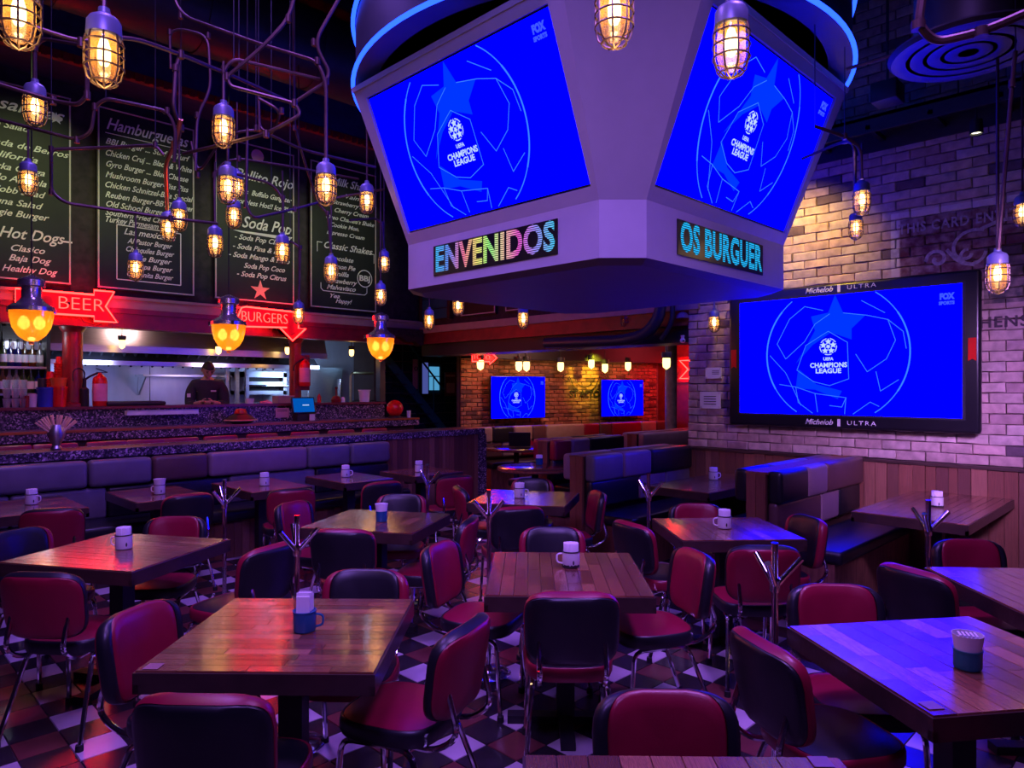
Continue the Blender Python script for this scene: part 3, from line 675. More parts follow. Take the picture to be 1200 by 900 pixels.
t = eq('box', 'pale cardboard box on the pass beside the till', 'box', (place_on(332, 9.55), 9.55, ZC))
MB().box((0, 0, 0.05), (0.25, 0.18, 0.1)).build('carton', M['seat_tan'], t, False); MB().box((0, 0, 0.102), (0.26, 0.19, 0.006)).build('lid', M['paper'], t, False)
t = eq('notice', 'pink paper notice fixed to the granite beside the till', 'notice', (place_on(331, 9.38), 9.385, 1.27))
MB().box((0, 0, 0.07), (0.2, 0.006, 0.14)).build('sheet', M['pink_paper'], t, False); MB().box((0, -0.004, 0.11), (0.15, 0.002, 0.008)).box((0, -0.004, 0.09), (0.15, 0.002, 0.006)).build('print', M['black'], t, False)
pp = onY(357, 483, 9.1)
t = eq('till', 'point of sale screen glowing blue on the bar counter', 'till', (pp.x, 9.14, 1.226))
MB(Matrix.Translation((0, 0, 0.22)) @ Matrix.Rotation(-0.25, 4, 'X')).rbox((0, 0, 0), (0.36, 0.03, 0.24), 0.008).build('casing', M['bezel'], t)
MB(Matrix.Translation((0, 0, 0.22)) @ Matrix.Rotation(-0.25, 4, 'X')).box((0, -0.017, 0), (0.32, 0.002, 0.20)).build('display', E('till_screen', (0.0, 0.10, 0.5), 0.9), t, False)
MB(Matrix.Translation((0, 0, 0.22)) @ Matrix.Rotation(-0.25, 4, 'X')).box((0.03, -0.019, 0), (0.1, 0.002, 0.012)).build('display_text', M['screen_white'], t, False)
MB().box((0, 0.05, 0.05), (0.2, 0.14, 0.1)).build('stand', M['black'], t, False); MB().box((0.1, -0.07, 0.05), (0.08, 0.01, 0.09)).build('paper_tag', M['paper'], t, False)
vessel('cruet', 'small red sauce bottle right of the till on the pass', 'bottle', 374, 9.5, [(0, 0), (0.03, 0), (0.03, 0.09), (0.01, 0.12), (0, 0.14)], M['red_plastic'])
t = vessel('tub', 'translucent plastic tub on the pass near its right end', 'tub', 427, 9.5, [(0, 0), (0.075, 0), (0.09, 0.17), (0.1, 0.175), (0.1, 0.19), (0, 0.19)], M['white_plastic'])
t = vessel('pepper_mill', 'dark mill with red base among kitchen clutter', 'mill', 394, 9.55, [(0, 0), (0.07, 0), (0.08, 0.04), (0.05, 0.09), (0.015, 0.1), (0.012, 0.2), (0.025, 0.22), (0, 0.24)], M['oxblood'])
vessel('jar', 'pale small jar beside the dark mill', 'jar', 402, 9.5, [(0, 0), (0.03, 0), (0.03, 0.06), (0.02, 0.08), (0, 0.08)], M['enamel'])
# things on the divider / bar
p = onY(66, 526, 7.66)
t = eq('vase', 'ridged glass vase on the divider top', 'vase', (p.x, 7.66, 1.113))
MB().lathe([(0, 0), (0.045, 0), (0.05, 0.015), (0.03, 0.04), (0.05, 0.08), (0.075, 0.14), (0.06, 0.21), (0.05, 0.235), (0.042, 0.235), (0.05, 0.2), (0.06, 0.14), (0.0, 0.07)], 20).build('glass_body', M['steel'], t)
t2 = eq('straw_bundle', 'fan of kraft paper straws standing in the glass vase', 'straws', (p.x, 7.66, 1.20))
for k in range(15):
    a_ = (k-7)*0.11; MB().tube([(0, random.uniform(-.02, .02), 0.03), (math.sin(a_)*0.24, random.uniform(-.05, .05), math.cos(a_)*0.24)], 0.009, 6).build('straw', M['straw'], t2)
p = onY(284, 506, 9.0)
t = eq('football_ornament', 'dark football shaped bowl with a red top on the bar', 'ornament', (p.x, 9.05, 1.226))
MB(Matrix.Rotation(0, 4, 'Z')).lathe([(0, 0), (0.10, 0.0), (0.20, 0.04), (0.15, 0.09), (0.06, 0.14), (0, 0.15)], 24).build('body', M['black'], t)
MB().lathe([(0.075, 0.12), (0.08, 0.15), (0.06, 0.19), (0, 0.20)], 18).build('red_cap', M['red_plastic'], t); MB().lathe([(0.21, 0.035), (0.215, 0.045), (0.2, 0.055)], 24).build('brim', M['seat_tan'], t)
p = onY(465, 505, 9.0)
t = eq('ball', 'glossy red ball on a low stand at the right end of the bar', 'ball', (p.x, 9.05, 1.226))
MB().lathe([(0.13*math.sin(a*PI/14), 0.15-0.13*math.cos(a*PI/14)) for a in range(15)], 24).build('sphere', M['red_plastic'], t); MB().lathe([(0.1, 0), (0.1, 0.03), (0.05, 0.04)], 20).build('stand', M['black'], t)
p = onY(479, 500, 9.0)
tag(origin_at(MB().lathe([(0, 0), (0.028, 0), (0.034, 0.11), (0.0, 0.11)], 14, (p.x, 9.0, 1.226)).build('tumbler', M['white_plastic'], None), (p.x, 9.0, 1.226)), 'pale blue tumbler beside the red ball', 'cup')
p = onY(442, 500, 9.0)

# ================================================================ STAIR LOBBY
sp0 = onY(452, 425, 10.7); sp1 = onY(484, 465, 10.7)
t = eq('staircase', 'teal steel stair stringer descending in the dark lobby', 'stairs', ((sp0.x+sp1.x)/2, 10.7, 0))
dxy = Vector((sp1.x-sp0.x, 0, sp1.z-sp0.z)); q = Vector((0, 0, 0.22))
MB().slab([sp0-dxy*0.3, sp1+dxy*1.8, sp1+dxy*1.8+q, sp0-dxy*0.3+q], (0, -1, 0), 0.05).build('stringer', M['teal'], t, False, True)
for k in range(8):
    c = sp0+dxy*(k*0.3); MB().box((c.x, 10.78, c.z-0.02), (0.22, 0.16, 0.03)).build('tread', M['duct'], t, False, True)
MB().tube([sp0-dxy*0.3+Vector((0, 0, 0.9)), sp1+dxy*1.2+Vector((0, 0, 0.9))], 0.02).build('handrail', M['teal'], t, True, True)
for k in range(4):
    c = sp0+dxy*(k*0.6); MB().tube([c+q*0.5, c+Vector((0, 0, 0.9))], 0.01).build('baluster', M['teal'], t, True, True)
YN = 10.86
n0 = onY(492, 423, YN); n1 = onY(517, 463, YN)
t = eq('notice_board', 'glazed notice board with pale blue sheets in the dark lobby', 'notice board', ((n0.x+n1.x)/2, YN, n1.z))
MB().b2((n0.x, YN-0.02, n1.z), (n1.x, YN, n0.z)).build('back', M['teal'], t, False, True)
MB().b2((n0.x, YN-0.04, n1.z), (n0.x+0.03, YN, n0.z)).b2((n1.x-0.03, YN-0.04, n1.z), (n1.x, YN, n0.z)).b2((n0.x, YN-0.04, n0.z-0.03), (n1.x, YN, n0.z)).b2((n0.x, YN-0.04, n1.z), (n1.x, YN, n1.z+0.03)).build('frame', M['duct'], t, False, True)
bs = E('lit_sheet', (0.10, 0.42, 0.75), 0.75); bs2 = E('lit_panel', (0.10, 0.13, 0.5), 0.6)  # sheets and panel emit, their lit look is put into the colour
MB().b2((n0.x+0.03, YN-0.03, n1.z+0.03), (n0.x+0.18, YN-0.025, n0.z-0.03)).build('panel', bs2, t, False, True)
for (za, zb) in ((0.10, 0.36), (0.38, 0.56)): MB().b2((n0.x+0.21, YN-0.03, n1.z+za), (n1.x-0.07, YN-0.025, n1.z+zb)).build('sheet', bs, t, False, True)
n0 = onY(483.5, 421, YN); n1 = onY(490.5, 456, YN)
t = eq('wall_sign', 'narrow pink sign with a round emblem left of the notice board', 'sign', ((n0.x+n1.x)/2, YN, n1.z))
MB().b2((n0.x, YN-0.012, n1.z), (n1.x, YN, n0.z)).build('plate', M['pink_paper'], t, False, True)
MB(Matrix.Translation(((n0.x+n1.x)/2, YN-0.014, n0.z-0.18)) @ Matrix.Rotation(PI/2, 4, 'X')).tube([(0.035*math.cos(k*PI/8), 0.035*math.sin(k*PI/8), 0) for k in range(16)], 0.008, 6, closed=True).build('emblem', M['black'], t, True, True)
n0 = onY(521, 436, YN-0.1); n1 = onY(534, 464, YN-0.1)
t = eq('poster', 'small dark red poster right of the notice board', 'poster', ((n0.x+n1.x)/2, YN-0.1, n1.z))
MB().b2((n0.x, YN-0.11, n1.z), (n1.x, YN-0.1, n0.z)).build('sheet', M['oxblood'], t, False, True)
MB().b2((n0.x+0.04, YN-0.114, n1.z+0.06), (n1.x-0.04, YN-0.11, n1.z+0.26)).build('printed_figure', M['pink_paper'], t, False, True)
MB().b2((n0.x+0.03, YN-0.114, n0.z-0.09), (n1.x-0.03, YN-0.11, n0.z-0.05)).build('printed_band', M['pink_paper'], t, False, True)

# ================================================================ CHAIRS
def sq(a, n):
    c, s_ = math.cos(a), math.sin(a)
    return math.copysign(abs(c)**(2/n), c), math.copysign(abs(s_)**(2/n), s_)
def disc_rings(rings, seg, n, fn):
    """rings: (scale across, scale along, offset at the sides, offset at the top) or (scale, offset)"""
    vs = []; fs = []
    for rg in rings:
        su, sv, o1, o2 = rg if len(rg) == 4 else (rg[0], rg[0], rg[1], rg[1])
        for k in range(seg):
            u, v = sq(2*PI*k/seg+PI/seg, n); t = min(1.0, max(0.0, 0.5+(v-abs(u))*2.5))
            vs.append(fn(u*su, v*sv, o1*(1-t)+o2*t))
    for i in range(len(rings)-1):
        for k in range(seg):
            l = (k+1) % seg; fs.append((i*seg+k, i*seg+l, (i+1)*seg+l, (i+1)*seg+k))
    return vs, fs, seg
def back_map(u, v, off):
    # u,v in -1..1 on the pad; off = distance forward of its mid surface
    wdt = 0.205*(1-0.05*(v < 0)*abs(v)); z = 0.665+v*0.165
    x = u*wdt; y = -0.235-(z-0.5)*0.16+1.3*x*x
    return (x*(1-off*1.6), y+off, z+off*0.12)
def seat_map(u, v, off):
    return (u*0.205*(1-0.07*(v < 0)*abs(v)), v*0.205+0.015, 0.44+off)
def build_chair_meshes():
    g = {}
    def disc(rings, mp, mat, cap=True):
        vs, fs, seg = disc_rings(rings, 32, 4.8 if mp is back_map else 3.6, mp)
        a = MB().add(vs, fs)
        n = len(rings)
        if cap: a.f.append(tuple((n-1)*seg+k for k in range(seg)))
        return a.mesh('pad', mat, True, 50)
    for var, (pc, bc) in {'red': ('red_vinyl', 'black_vinyl'), 'black': ('black_vinyl', 'red_vinyl')}.items():
        pm_, bm2 = M[pc], M[bc]
        g[var] = [
            ('backrest_front', disc([(0.84, 0.995, 0.016, 0.018), (0.83, 0.975, 0.027, 0.026), (0.80, 0.93, 0.033, 0.032), (0.7, 0.037), (0.4, 0.038), (0.1, 0.039)], back_map, pm_)),
            ('backrest_rear', disc([(0.965, 0.915, -0.018, -0.020), (0.95, 0.90, -0.027, -0.028), (0.86, 0.82, -0.033, -0.033), (0.7, -0.035), (0.4, -0.036), (0.1, -0.036)], back_map, pm_)),
            ('backrest_band', disc([(0.83, 0.985, 0.014, 0.014), (0.85, 1.0, 0.026, 0.018), (0.92, 0.998, 0.025, 0.010), (0.985, 0.985, 0.014, 0.0), (1.0, 0.965, 0.0, -0.008), (0.99, 0.945, -0.014, -0.016), (0.975, 0.925, -0.021, -0.022), (0.95, 0.90, -0.018, -0.020)], back_map, bm2, False)),
            ('seat_cushion', disc([(0.94, 0.026), (0.93, 0.033), (0.8, 0.040), (0.5, 0.045), (0.1, 0.046)], seat_map, pm_)),
            ('seat_band', disc([(0.85, -0.032), (0.97, -0.030), (1.0, -0.015), (1.0, 0.016), (0.985, 0.030), (0.955, 0.034), (0.93, 0.027)], seat_map, bm2, False)),
        ]
    r = 0.0115
    def T(p, rad=0.05): return MB().tube(fillet(p, rad, 4), r, 8)
    fr = []
    for s_ in (-1, 1):
        fr.append(('front_leg', T([(s_*0.19, 0.20, 0.01), (s_*0.175, 0.17, 0.395), (s_*0.165, -0.02, 0.398)]).mesh('front_leg', M['chrome']), (s_*0.19, 0.20)))
        fr.append(('rear_leg', T([(s_*0.205, -0.27, 0.01), (s_*0.165, -0.12, 0.395), (s_*0.165, -0.02, 0.398)]).mesh('rear_leg', M['chrome']), (s_*0.205, -0.27)))
        fr.append(('back_support', T([(s_*0.13, 0.10, 0.405), (s_*0.135, -0.20, 0.40), (s_*0.14, -0.30, 0.47), (s_*0.14, -0.255, 0.62)], 0.09).mesh('back_support', M['chrome']), None))
    fr.append(('crossbar', MB().tube([(-0.165, 0.02, 0.398), (0.165, 0.02, 0.398)], r).tube([(-0.165, -0.1, 0.398), (0.165, -0.1, 0.398)], r).mesh('crossbar', M['chrome']), None))
    cap = MB().lathe([(0, 0), (0.018, 0), (0.017, 0.03), (0, 0.03)], 10).mesh('foot_cap', M['rubber'])
    return g, fr, cap
CG, CF, CCAP = build_chair_meshes()
def make_chair(var, label, loc, rz):
    t = thing('dining_chair', label, 'chair', loc, rz, 'vinyl diner chairs')
    for nm, me in CG[var]:
        o = bpy.data.objects.new(nm, me); C.objects.link(o); o.parent = t
        if nm in ('backrest_band', 'seat_band'): o['label'] = ('black' if var == 'red' else 'red')+' vinyl side band'
    for nm, me, ft in CF:
        o = bpy.data.objects.new(nm, me); C.objects.link(o); o.parent = t
        if ft:
            c = bpy.data.objects.new('foot_cap', CCAP); C.objects.link(c); c.parent = o; c.location = (ft[0], ft[1], 0)
    return t
protos = {}
def chair(px, ytop, phi, var, label, d=None):
    """px: photo column of the backrest, ytop: its top row; phi: where it faces (0 = away from the camera)"""
    D = d or 697.0/(ytop-455)
    b = ray(px, 455, D); rz = face(phi)
    fwd = Vector((-math.sin(rz), math.cos(rz), 0)); c = Vector((b.x, b.y, 0))+fwd*0.27
    if var not in protos: protos[var] = make_chair(var, label, c, rz)
    else: dup(protos[var], c, rz, label)
CH = [
 (232, 810, 2, 'black', 'black backed chair with red rim at bottom left, before the blue mug table'),
 (156, 708, 104, 'red', 'red chair at the left side of the blue mug table, turned sideways'),
 (550, 716, 293, 'red', 'red chair right of the blue mug table, round red back toward the camera', 2.58),
 (431, 664, 183, 'black', 'black padded chair with red rim behind the far edge of the blue mug table'),
 (320, 636, 296, 'black', 'black backed chair between the tilted left table and the coat stand'),
 (44, 668, 4, 'red', 'red backed chair at the left edge, in front of the tilted left table'),
 (18, 618, 110, 'black', 'black padded chair with red rim at the left edge, left of the tilted table'),
 (208, 603, 176, 'red', 'red chair behind the far side of the tilted left table'),
 (60, 594, 338, 'red', 'red backed chair at the leftmost booth table'),
 (222, 577, 318, 'black', 'dark chair at the second booth table from the left'),
 (342, 571, 334, 'red', 'red backed chair at the third booth table from the left'),
 (340, 586, 112, 'red', 'rounded red chair at the left end of the table with the blue and white cup'),
 (400, 618, 4, 'black', 'black backed chair in front of the table with the blue and white cup'),
 (471, 577, 178, 'black', 'black padded chair behind the table with the blue and white cup'),
 (450, 563, 322, 'black', 'dark chair at the fourth booth table from the left'),
 (535, 556, 330, 'red', 'red backed chair at the booth table nearest the wood planked divider'),
 (537, 567, 75, 'red', 'small rounded red chair left of the violet lit middle table', 6.15),
 (552, 604, 278, 'red', 'red chair beside the tall coat stand, facing left to the cup table'),
 (511, 634, 112, 'red', 'red chair at the left side of the centre table, turned to the camera'),
 (647, 615, 181, 'black', 'black padded chair behind the far side of the centre table'),
 (608, 592, 346, 'black', 'black backed chair in front of the violet lit middle table'),
 (624, 561, 184, 'black', 'black padded chair between the violet lit table and the round table', 6.7),
 (703, 574, 262, 'red', 'narrow looking red chair by the wooden end of the booth'),
 (737, 607, 62, 'black', 'black backed chair at the left side of the right middle table', 4.5),
 (818, 643, 256, 'red', 'red chair at the right side of the centre table, turned sideways'),
 (671, 691, 0, 'black', 'black backed chair with red seat edge in front of the centre table'),
 (897, 637, 2, 'red', 'red backed chair in front of the right middle table, behind a coat stand'),
 (814, 588, 180, 'red', 'red chair behind the far side of the right middle table'),
 (950, 603, 258, 'black', 'dark chair with red rim at the right side of the right middle table'),
 (975, 681, 184, 'red', 'red chair behind the far edge of the blue lit table'),
 (889, 735, 76, 'black', 'black backed chair with red rim at the left side of the blue lit table', 2.42),
 (1066, 658, 68, 'black', 'black backed chair left of the right edge table', 3.36),
 (1130, 636, 180, 'red', 'red chair behind the right edge table', 4.0),
 (777, 803, 181, 'red', 'large red chair front at the bottom centre of the photo'),
]
for c in CH: chair(*c)
chair(1330, 0, 352, 'red', 'red seated chair at the bottom right corner, mostly cut off by the frame', d=1.68)

# ================================================================ TABLES
def stave_mesh():
    e = 0.003
    vs = [(-.5, -.5, 0), (.5, -.5, 0), (.5, .5, 0), (-.5, .5, 0), (-.5+e, -.5+.02, 1), (.5-e, -.5+.02, 1), (.5-e, .5-.02, 1), (-.5+e, .5-.02, 1)]
    return MB().add(vs, [(0, 3, 2, 1), (4, 5, 6, 7), (0, 1, 5, 4), (1, 2, 6, 5), (2, 3, 7, 6), (3, 0, 4, 7)])
SM = stave_mesh().mesh('stave', M['stave'], False); SG = stave_mesh()
M['table_edge'] = P('table_edge', (0.05, 0.025, 0.022), 0.35, coat=0.4, var=0.3, bump=0.3, bscale=40)
def table_top(t, lx, ly, z, objs, across, rows=12, seed=0):
    """staves run along x (across=False) or along y"""
    r = random.Random(seed)
    top = MB().b2((-lx/2, -ly/2, z-0.045), (lx/2, ly/2, z-0.006)).build('tabletop', M['table_edge'], t, False)
    L, W = (ly, lx) if across else (lx, ly)
    L -= 0.012; W -= 0.012; a = MB()
    for k in range(rows):
        w_ = W/rows; y = -W/2+w_*(k+0.5); x = -L/2; first = True
        while x < L/2-0.01:
            l = r.uniform(0.08, 0.30) if first else r.uniform(0.17, 0.34); first = False
            if L/2-(x+l) < 0.10: l = L/2-x
            hh = 0.0065+r.uniform(0, 0.0006)
            m = Matrix.Translation((x+l/2, y, z-0.0065)) @ Matrix.Diagonal((l-0.0008, w_-0.0006, hh, 1))
            if across: m = Matrix.Rotation(PI/2, 4, 'Z') @ m
            if objs:
                o = bpy.data.objects.new('stave', SM); C.objects.link(o); o.parent = top; o.matrix_basis = m
            else: a.add(SG.v, SG.f, m)
            x += l
    if not objs: a.build('staves', M['stave_i'], top, False, kind='stuff')
    return top
def pedestal(t, z, spread=0.27):
    MB().box((0, 0, z/2), (0.09, 0.09, z-0.1)).build('column', M['black'], t, False)
    MB().box((0, 0, 0.02), (spread*2, 0.07, 0.04)).box((0, 0, 0.021), (0.07, spread*2, 0.04)).build('foot_cross', M['black'], t, False)
    MB().box((0, 0, z-0.06), (spread*1.7, 0.06, 0.03)).box((0, 0, z-0.061), (0.06, spread*1.7, 0.03)).build('top_bracket', M['black'], t, False)
def table(s, d, phi, lx, ly, label, objs, across=False, room=None, z=0.76, seed=1, rows=12):
    loc, rz = (sd(s, d), face(phi)) if room is None else (Vector((room[0], room[1], 0)), 0.0)
    t = thing('dining_table', label, 'table', loc, rz, 'butcher block dining tables')
    table_top(t, lx, ly, z, objs, across, rows, seed)
    MB().b2((-lx/2, -ly/2, z-0.075), (lx/2, -ly/2+0.02, z-0.045)).b2((-lx/2, ly/2-0.02, z-0.075), (lx/2, ly/2, z-0.045)).b2((-lx/2, -ly/2, z-0.075), (-lx/2+0.02, ly/2, z-0.045)).b2((lx/2-0.02, -ly/2, z-0.075), (lx/2, ly/2, z-0.045)).build('apron', M['table_edge'], t, False)
    pedestal(t, z-0.045, min(lx, ly)*0.38); return t
table(-0.84, 2.695, 1, 0.80, 0.81, 'square block wood table with the blue mug, red glow across its far left corner', True, False, seed=3, rows=16)
table(0.27, 3.55, 1.5, 0.77, 0.84, 'square block wood table in the centre with a drip patterned white mug', True, True, seed=4)
table(1.53, 2.42, -8.5, 0.80, 0.77, 'table at right with teal cup, lit bright blue by the wall screen', True, True, seed=5, rows=10)
table(2.53, 3.24, 2.9, 0.80, 0.78, 'table cut by the right edge of the photo, behind the blue lit one', True, True, seed=6)
table(-2.245, 4.03, 13.5, 0.85, 0.80, 'tilted table at left with a white mug of napkins and two chairs behind', True, False, seed=7, rows=14)
table(-0.94, 4.93, 14, 0.81, 0.74, 'table with the blue and white paper cup, left of centre', True, True, seed=8)
table(0.116, 5.97, 14, 0.81, 0.78, 'violet and yellow lit table in the middle distance by the booth end', True, True, seed=9, rows=10)
table(1.41, 4.66, -3, 0.78, 0.74, 'right middle table with a white mug, beside the patchwork booth', True, True, seed=10)
table(0.42, 1.375, 1, 0.80, 0.80, 'table cut by the bottom edge of the photo', True, True, seed=11, rows=10)
B1 = 'booth table against the grey booth, '
table(0, 0, 0, 0.62, 0.84, B1+'leftmost, cut by the photo edge', False, room=(1.22, 6.62), seed=12)
table(0, 0, 0, 0.60, 0.85, B1+'second from the left', False, room=(2.16, 6.60), seed=13)
table(0, 0, 0, 0.60, 0.88, B1+'third from the left, glowing red', False, room=(3.07, 6.50), seed=14)
table(0, 0, 0, 0.58, 0.78, B1+'fourth from the left', False, room=(3.97, 6.38), seed=15)
table(0, 0, 0, 0.66, 0.66, 'square table nearest the wood planked end of the divider', False, room=(4.83, 6.27), seed=16)
table(0, 0, 0, 1.58, 0.76, 'long booth table on the brick wall side, in front of the patchwork bench', True, room=(6.35, 1.55), seed=17)
table(0, 0, 0, 1.50, 0.70, 'long booth table glowing yellow between the two patchwork benches', True, room=(6.37, 3.50), seed=18, rows=10)
def round_table(s, d, r, label, z=0.76):
    t = thing('round_table', label, 'table', sd(s, d), 0, 'round tables of the far room')
    MB().lathe([(0, z-0.04), (r-0.01, z-0.04), (r, z-0.03), (r, z-0.005), (r-0.008, z), (0, z)], 40).build('tabletop', M['stave_i'], t)
    MB().lathe([(0.05, 0.02), (0.04, z-0.04)], 16).build('column', M['black'], t); MB().lathe([(0.26, 0), (0.26, 0.015), (0.06, 0.04)], 24).build('base', M['black'], t)
    return t
round_table(0.273, 8.29, 0.45, 'round table with a small napkin cup before the far benches')
round_table(0.07, 11.0, 0.5, 'round table carrying the open dark laptop in the far room')
t = thing('far_table', 'rectangular table in the far room, behind the cream bench', 'table', (10.1, 7.35, 0), -0.2)
table_top(t, 1.3, 0.7, 0.76, False, False); pedestal(t, 0.715)
# plain stickers at table corners
for q, (px, py, lab) in enumerate(((180, 781, 'small pale sticker on the near left corner of the blue mug table'), (1098, 832, 'small pale sticker on the near corner of the blue lit table'), (962, 893, 'small pale sticker on the right corner of the bottom edge table'))):
    d = FOC*(CAMZ-0.7615)/(py-HORY); p = ray(px, py, d)
    if q == 1: p += Vector((0.02, 0.02, 0))
    t = MB().box((0, 0, 0), (0.05, 0.05, 0.001)).build('sticker', M['seat_mauve'], None, False); t.location = (p.x, p.y, 0.7625); t.rotation_euler = (0, 0, face(-8 if q == 1 else 1)); tag(t, lab, 'sticker')

# ---------------------------------------------------------------- mugs and napkins
def mug(px, py, z, mat, label, dark='rim', r=0.045, h=0.08, napk='roll', hang=90, nlab=None):
    d = FOC*(CAMZ-z)/(py-HORY); p = ray(px, HORY, d); p.z = z+0.0015
    t = thing('enamel_mug', label, 'mug', p, face(hang), 'mugs holding napkins')
    MB().lathe([(0, 0), (r*0.92, 0), (r, 0.006), (r, h), (r-0.003, h), (r-0.004, 0.006), (0, 0.005)], 24).build('cup_body', mat, t)
    MB().lathe([(r-0.004, h-0.001), (r-0.003, h+0.0025), (r+0.0025, h+0.0025), (r+0.0025, h-0.002)], 24).build('rim', M['black'] if mat is M['enamel'] else mat, t)
    MB().tube(fillet([(0, r-0.001, h*0.85), (0, r+0.028, h*0.8), (0, r+0.028, h*0.3), (0, r-0.001, h*0.2)], 0.02, 4), 0.0045, 8).build('handle', mat, t)
    if mat is M['enamel']:
        # drip-like dark marks round the foot and one dark drop
        vs = []; fs = []; n = 36
        for k in range(n):
            a = 2*PI*k/n; rr = r+0.0006; hh = 0.008+0.009*abs(math.sin(k*1.3)) if dark == 'drip' else 0.003
            vs += [(rr*math.cos(a), rr*math.sin(a), 0.001), (rr*math.cos(a), rr*math.sin(a), hh)]
        for k in range(n): l = (k+1) % n; fs.append((2*k, 2*l, 2*l+1, 2*k+1))
        MB().add(vs, fs).build('dark_foot_band', M['black'], t)
        cdir = Vector((-p.x, -p.y, 0)); ang = math.atan2(cdir.y, cdir.x)-face(hang)+0.3
        vs = [((r+0.0008)*math.cos(ang+0.10*math.cos(q)*(1.0)), (r+0.0008)*math.sin(ang+0.10*math.cos(q)), 0.028+0.012*math.sin(q)) for q in [k*PI/5 for k in range(10)]]
        MB().add(vs, [tuple(range(10))]).build('dark_drop', M['black'], t)
    n = thing('napkin_bundle', nlab or 'napkins in the '+label, 'napkins', (p.x, p.y, z+0.009), face(hang), 'napkin bundles')
    if napk == 'fan':
        for k in range(13): MB().box((-0.026+k*0.0043, random.uniform(-.002, .002), 0.062+random.uniform(-.004, .006)+0.012*math.sin(k/4)), (0.0036, 0.05, 0.125), Matrix.Rotation(random.uniform(-.05, .05), 4, 'Y')).build('napkin', M['napkin'], n, False)
    elif napk == 'cup':
        MB().lathe([(0, 0), (r*0.75, 0), (r*1.12, h+0.045), (r*1.08, h+0.045), (r*0.9, h-0.01), (0, h-0.012)], 18).build('paper_wrap', M['napkin'], n)
        for k in range(5): MB().box((-0.02+k*0.01, 0, h+0.01), (0.006, 0.045, 0.07), Matrix.Rotation((k-2)*0.06, 4, 'Y')).build('napkin', M['napkin'], n, False)
    else:
        rr = r-0.005
        for k in range(10):
            x = -rr+rr*2*(k+0.5)/10; w_ = 2*math.sqrt(max(1e-6, rr*rr-(abs(x)+rr/11)**2))
            MB().rbox((x, random.uniform(-.0015, .0015), 0.0585+random.uniform(-.002, .002)), (rr*0.19, max(0.018, w_), 0.114), 0.0025, 2).build('napkin', M['napkin'], n)
    return t
TZ = 0.7612
mug(357, 739, TZ, M['enamel_blue'], 'blue enamel mug on the front left table', r=0.043, h=0.075, napk='fan', hang=90)
mug(669, 664, TZ, M['enamel'], 'white mug with dark drip foot on the centre table', 'drip', hang=-90)
mug(1134, 783, TZ, M['enamel_teal'], 'teal cup with a wide paper wrap on the blue lit table', r=0.042, h=0.06, napk='cup', hang=20)
mug(145, 643, TZ, M['enamel'], 'white mug on the tilted left table', hang=-90, r=0.045)
mug(447, 611, TZ, M['enamel_blue'], 'small blue cup on the table left of centre', r=0.04, h=0.07, napk='cup', hang=0)
mug(37, 591, TZ, M['enamel'], 'white mug on the leftmost booth table', hang=90)
mug(187, 579, TZ, M['enamel'], 'white mug with flared napkins on the second booth table', napk='cup', hang=-90)
mug(310, 569, TZ, M['enamel'], 'white mug on the third booth table', hang=0)
mug(405, 559, TZ, M['enamel'], 'white mug on the fourth booth table', hang=90)
mug(491, 553, TZ, M['enamel'], 'white mug on the table by the planked divider', hang=0)
mug(609, 583, TZ, M['enamel'], 'white mug on the violet lit middle table', hang=90)
mug(849, 619, TZ, M['enamel'], 'white mug on the right middle table', hang=-90)
mug(836, 562, TZ, M['enamel'], 'white mug on the yellow lit booth table', hang=90)
mug(1098, 594, TZ, M['enamel'], 'white mug on the long booth table at right', 'drip', hang=0)
mug(632, 545, TZ, M['enamel_blue'], 'dark cup on the round table', r=0.045, h=0.08, hang=0)
p = sd(0.12, 10.95, 0.762)
t = thing('laptop', 'open dark laptop on the far round table', 'laptop', p, face(0))
MB().box((0, -0.05, 0.008), (0.34, 0.24, 0.016)).build('keyboard_base', M['black'], t, False); MB(Matrix.Translation((0, 0.08, 0.12)) @ Matrix.Rotation(0.2, 4, 'X')).box((0, 0, 0), (0.34, 0.012, 0.23)).build('display_lid', M['black'], t, False)

# ---------------------------------------------------------------- bag stands
def bag_stand(px, pyt, label, rot):
    d = 0.60*FOC/(pyt-HORY); p = ray(px, HORY, d); p.z = 0
    t = thing('coat_stand', label, 'coat stand', p, face(rot), 'chrome coat stands')
    MB().tube([(0, 0, 0.02), (0, 0, 1.09)], 0.013, 12).build('pole', M['chrome'], t)
    MB().lathe([(0, 0), (0.13, 0), (0.13, 0.01), (0.11, 0.022), (0.03, 0.03), (0.018, 0.06), (0, 0.06)], 28).build('base_disc', M['chrome'], t)
    for k in range(3):
        a = k*2*PI/3+PI/2*0+0.15
        MB().tube([(math.cos(a)*0.01, math.sin(a)*0.01, 0.93), (math.cos(a)*0.10, math.sin(a)*0.10, 1.03)], 0.012, 10).build('arm', M['chrome'], t)
    MB().lathe([(0.018, 0.90), (0.02, 0.91), (0.02, 0.945), (0.018, 0.955)], 14).build('collar', M['chrome'], t)
for a in ((263, 562, 'chrome coat stand in front of the grey booth, right of the tilted table', 0), (348, 604, 'chrome coat stand behind the blue mug table', 10), (573, 574, 'tall looking chrome coat stand left of the centre table', 40), (760, 555, 'chrome coat stand before the blue booth, left of the right middle table', 5), (908, 636, 'nearest chrome coat stand, between the centre and blue lit tables', 14), (1088, 586, 'chrome coat stand in front of the long booth table at right', 20), (501, 544, 'chrome coat stand near the wood planked divider', 0)):
    bag_stand(*a)

